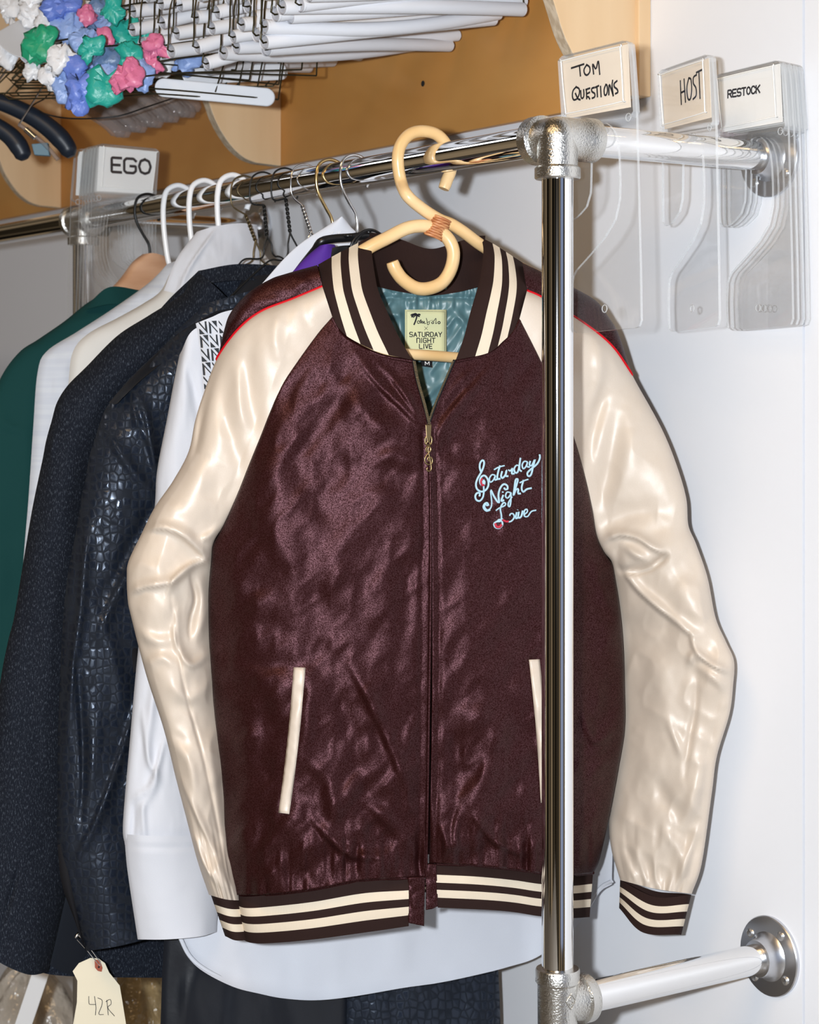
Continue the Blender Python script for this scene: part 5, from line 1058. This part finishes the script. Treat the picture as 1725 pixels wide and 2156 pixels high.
for i, (px, py, rr, cn, where) in enumerate(tips):
    Z = 2.60+.02*((i*7) % 5)-.0009*(py-100)-(.07 if cn in ('teal', 'pink') else -.05 if cn == 'white' and rr < 30 else 0); P = w3(px, py, Z); s = (1.0 if cn == 'white' else 1.25)*rr*Z/F
    t = thing('taped_hanger', 'hanger with crumpled '+cn+' tape tip '+where, 'hanger', P, 'hangers with coloured tape tips')
    m = M(); nu, nv = 20, 12; V = []
    ca = rnd.uniform(-.9, .9); 
    for j in range(nv+1):
        th = math.pi*j/nv
        for k in range(nu):
            ph = 2*math.pi*k/nu
            x = math.sin(th)*math.cos(ph); y = math.sin(th)*math.sin(ph); z = math.cos(th)
            f = .92+.50*float(vnoise(x*1.5+z*1.9+i*3.7, y*1.1-z*1.4, i))+.16*(1-2*abs(float(vnoise(x*1.9+i, z*2.0+y*.8, i+50))))
            lx, lz = x*f*1.0, z*f*1.15
            V.append(P+s*(RIGHT*(lx*math.cos(ca)-lz*math.sin(ca))+UP*(lx*math.sin(ca)+lz*math.cos(ca))+FWD*y*f*.5))
    m.grid(np.array(V).reshape(nv+1, nu, 3), closed_u=True, flip=True); m.sm = [(q*7+i) % 3 > 0 for q in range(len(m.f))]; link('tape_wrap', m, TMAT[cn], t)
    E = P+FWD*.12+RIGHT*.22+UP*rnd.uniform(.0, .05); top = np.array([E[0]*.5+P[0]*.5, YROD, ROD+.0125]); nk = top-UP*.06
    m = M(); m.tube(cr([P, P*.7+E*.3+UP*.004, E], 20), .0011, 6)
    m.tube(cr([E, E*.5+nk*.5+UP*.01, nk], 20), .0011, 6)
    m.tube(cr([nk, top-UP*.03, top+YAX*.016-UP*.012, top+UP*.003, top-YAX*.015-UP*.010], 24), .0011, 6)
    link('wire_frame', m, HWIRE, t)
tips2 = None
# flat white padded hangers
def paddle(label, A, B, w, th=.006):
    A = np.array(A); B = np.array(B); d = (B-A)/np.linalg.norm(B-A); n = np.cross(d, -FWD); n /= np.linalg.norm(n)
    L = np.linalg.norm(B-A); poly = []
    for k in range(17): a = -math.pi/2+math.pi*k/16; poly.append(B+d*(w*math.cos(a)-w*.0)+n*w*math.sin(a))
    for k in range(17): a = math.pi/2+math.pi*k/16; poly.append(A+d*(w*math.cos(a))+n*w*math.sin(a))
    t = thing('padded_hanger', label, 'hanger', A); m = M(); m.prism(poly, FWD*th); link('padded_arm', m, mat('white_vinyl', (.72, .74, .78), .4) if 'white_vinyl' not in bpy.data.materials else bpy.data.materials['white_vinyl'], t, bevel=.002)
    top = np.array([(A[0]+B[0])/2, YROD, ROD+.0125]); m = M(); m.tube(cr([(A+B)/2, (A+B)*.35+top*.3, top-UP*.05, top+YAX*.016-UP*.012, top+UP*.003, top-YAX*.015-UP*.01], 30), .0012, 6); link('hook', m, HWIRE, t)
paddle('flat white padded hanger arm lowest under the heap, with a rounded end', w3(345, 184, 2.60), w3(560, 204, 2.64), .0125)
paddle('flat white padded hanger arm above the lowest padded one', w3(400, 160, 2.68), w3(590, 150, 2.76), .012)
paddle('broad white padded hanger arm at the far left of the heap', w3(34, 92, 2.70), w3(140, 30, 2.82), .030)
paddle('second broad white padded hanger arm at far left, under the first', w3(60, 118, 2.74), w3(190, 70, 2.86), .018)
# bundle of dark wire hangers under the tubes
for i in range(16):
    y0 = 118+i*5.5; Za = 2.74+.012*(i % 5); A = w3(rnd.uniform(-40, 60), y0+12+rnd.uniform(-8, 8), Za+.05); B = w3(rnd.uniform(430, 585), 128+i*4.2+rnd.uniform(-8, 8), Za+.04)
    t = thing('bare_wire_hanger', 'bare dark wire hanger in the flat bundle under the paper tubes', 'hanger', A, 'bare wire hangers bundled under the heap')
    mid = (A+B)/2+UP*rnd.uniform(-.010, .004); top = np.array([mid[0], YROD, ROD+.0125]); nk = top-UP*.06
    m = M(); m.tube(cr([A, A*.7+B*.3-UP*.002, mid, B], 30), .0012, 6); link('trouser_bar', m, HWIRE, t)
    m = M(); m.tube(cr([A, A+UP*.008-RIGHT*.005, A*.6+nk*.4, nk], 20), .0012, 6); m.tube(cr([B, B+RIGHT*.006+UP*.008, B*.6+nk*.4, nk], 20), .0012, 6)
    m.tube(cr([nk, top-UP*.03, top+YAX*.016-UP*.012, top+UP*.003, top-YAX*.015-UP*.010], 24), .0012, 6); link('shoulders_and_hook', m, HWIRE, t)
t = thing('loose_wire_hanger', 'single thin wire hanger sagging below the clear plastic hangers', 'hanger', w3(60, 226, 2.86)); m = M(); m.tube(cr([w3(60, 228, 2.86), w3(120, 246, 2.80), w3(180, 250, 2.78), w3(250, 244, 2.78), w3(310, 225, 2.80), w3(370, 205, 2.86)], 50), .0011, 6); link('trouser_bar', m, KWIRE, t)
m = M(); q = w3(215, 60, 2.92); top = np.array([q[0], YROD, ROD+.0125]); m.tube(cr([w3(60, 228, 2.86), w3(140, 150, 2.92), top-UP*.05, top+YAX*.016-UP*.012, top+UP*.003, top-YAX*.015-UP*.01], 30), .0011, 6); m.tube(cr([w3(370, 205, 2.86), w3(300, 140, 2.92), top-UP*.05], 20), .0011, 6); link('hook_wire', m, KWIRE, t)
# clear plastic hangers nested in a row
CLP = clearmat('clear_plastic', (.86, .84, .83), .06, (.55, .53, .54), .16)
for i in range(15):
    f = i/14; tip = w3(250+f*160, 286-f*48+5*math.sin(i*2.1), 2.98+.11*f); 
    t = thing('clear_plastic_hanger', 'clear plastic hanger in the nested row, '+('nearest the EGO sign' if i == 0 else 'nearest the wooden bracket' if i == 14 else '%s from the EGO sign end' % ['', 'second', 'third', 'fourth', 'fifth', 'sixth', 'seventh', 'eighth', 'ninth', 'tenth', 'eleventh', 'twelfth', 'thirteenth', 'fourteenth'][i]), 'hanger', tip, 'clear plastic hangers nested in a row')
    up1 = tip+UP*.030-RIGHT*.030-FWD*.0; up2 = tip+UP*.065-RIGHT*.10+FWD*.01
    m = M(); m.tube(cr([tip+RIGHT*.002-UP*.002, tip+UP*.008-RIGHT*.002, up1, up2], 26), np.interp(np.linspace(0, 1, 26), [0, .06, .14, 1], [.006, .0145, .0135, .010]), 12, flat=.6); link('shoulder_arm', m, CLP, t)
    top = np.array([up2[0], YROD, ROD+.0125]); m = M(); m.tube(cr([up2, up2*.5+top*.5, top-UP*.05, top+YAX*.016-UP*.012, top+UP*.003, top-YAX*.015-UP*.01], 30), .0014, 6); link('hook', m, SILVW, t)
# thick dark navy suit hangers
NAVY = mat('dark_navy_plastic', (.010, .016, .028), .42)
for pts, r, lb in (([(-30, 205), (20, 222), (70, 246), (110, 275), (138, 305), (150, 330)], .0155, 'thick dark navy suit hanger arm ending beside the EGO sign'), ([(-60, 232), (-20, 258), (20, 285), (42, 312), (52, 336)], .0150, 'thick dark navy suit hanger arm cut by the left edge')):
    q = np.array([w3(x, y, 2.84) for x, y in pts]); t = thing('suit_hanger', lb, 'hanger', q[0], 'thick navy suit hangers')
    m = M(); c = cr(q, 50); m.tube(c, np.interp(np.linspace(0, 1, 50), [0, .8, .95, 1], [r*.8, r, r*.85, r*.4]), 14, flat=.95); link('shoulder_arm', m, NAVY, t)
    top = np.array([q[0][0], YROD, ROD+.0125]); m = M(); m.tube(cr([q[0], q[0]*.5+top*.5, top-UP*.05, top+YAX*.016-UP*.012, top+UP*.003, top-YAX*.015-UP*.01], 30), .0018, 8); link('hook', m, SILVW, t)
t = thing('clip_hanger', 'clear hanger with blue grey label clip between the navy hangers', 'hanger', w3(80, 290, 2.80))
m = M(); P = [w3(66, 303, 2.80), w3(100, 300, 2.80), w3(104, 328, 2.80), w3(72, 326, 2.80)]; m.prism(P, FWD*.012); link('label_clip', m, mat('blue_grey_plastic', (.10, .19, .25), .4), t, bevel=.001)
m = M(); m.tube(cr([w3(40, 262, 2.80), w3(70, 284, 2.80), w3(96, 306, 2.80), w3(122, 336, 2.80)], 24), .0052, 10, flat=.6); link('shoulder_arm', m, CLP, t)
m = M(); m.tube([w3(54, 272, 2.79), w3(74, 290, 2.79)], .0042, 10); link('metal_clip', m, SILVW, t)
a0 = w3(40, 262, 2.80); top = np.array([a0[0], YROD, ROD+.0125]); m = M(); m.tube(cr([a0, a0*.5+top*.5, top-UP*.05, top+YAX*.016-UP*.012, top+UP*.003, top-YAX*.015-UP*.01], 30), .0014, 6); link('hook', m, SILVW, t)

# ------------------------------------------------------------------ bags on the floor behind the garments
BAGM = [mat('grey_plastic_bag', (.50, .47, .42), .22, spec=.7, vary=(7, (.36, .32, .27), (.68, .65, .60), .35, .65), bump=(26, .7, .02)), mat('ochre_plastic_bag', (.32, .22, .09), .22, spec=.7, vary=(8, (.20, .14, .07), (.46, .34, .17), .35, .65), bump=(30, .8, .02)), mat('milky_plastic_bag', (.70, .70, .70), .3, spec=.6, vary=(6, (.55, .54, .52), (.80, .80, .80), .35, .65), bump=(24, .6, .02))]
def bag(label, px, pytop, Y, rx, ry, mi, seed, kind='plastic_bag'):
    c = atY(px, pytop, Y); ztop = c[2]; nu, nv = 48, 36; V = []
    for j in range(nv+1):
        t = j/nv; rad = (math.sin(min(1, t*1.5)*math.pi/2)**.6)*(1-.12*t); z = ztop*(1-t)
        for k in range(nu):
            a = 2*math.pi*k/nu; x = math.cos(a); y = math.sin(a)
            f = 1+.14*float(vnoise(x*2+seed, y*2+t*4, seed))+.10*(1-2*abs(float(vnoise(x*4.3+t*3+seed, y*4.1-t*5, seed+3))))
            V.append((c[0]+rx*rad*x*f, c[1]+ry*rad*y*f, max(0.001, z+.02*float(vnoise(x*3, y*3+seed, seed+7))*(1-t))))
    m = M(); m.grid(np.array(V).reshape(nv+1, nu, 3), closed_u=True, flip=True); t = link(kind, m, BAGM[mi]); tag(t, label, 'bag', 'plastic bags on the floor below the rail')
bag('crumpled grey plastic bag at the bottom left corner', 60, 2030, .10, .17, .13, 0, 3)
bag('crumpled ochre plastic bag behind the manila tag', 285, 1975, .17, .12, .11, 1, 9)
bag('milky plastic bag beside the snake print trousers', 322, 1992, .21, .07, .08, 2, 14)
t = thing('rack_leg', 'thin chrome upright pole just right of the manila tag', 'pole', (0, 0, 0)); a = atY(236, 2000, -.02)
t.location = (a[0], a[1], 0); m = M(); m.tube([(a[0], a[1], .03), (a[0], a[1], .62)], .0075, 16); link('tube', m, CHROME, t); m = M(); m.lathe((a[0], a[1], 0), (0, 0, 1), [(0, .022), (.02, .022), (.03, .012), (.035, .0078)], 20); link('foot', m, PLASK, t)
a = w3(92, 2030, 2.95); b = w3(45, 2170, 2.95); b2 = b+(b-a)/abs((b-a)[2])*b[2]*.985
t = thing('white_strap', 'flat white strap slanting down at the bottom left', 'strap', b2); m = M(); n = RIGHT*.013
m.prism([a-n, a+n, b2+n, b2-n], FWD*.003); link('band', m, PLASW, t)
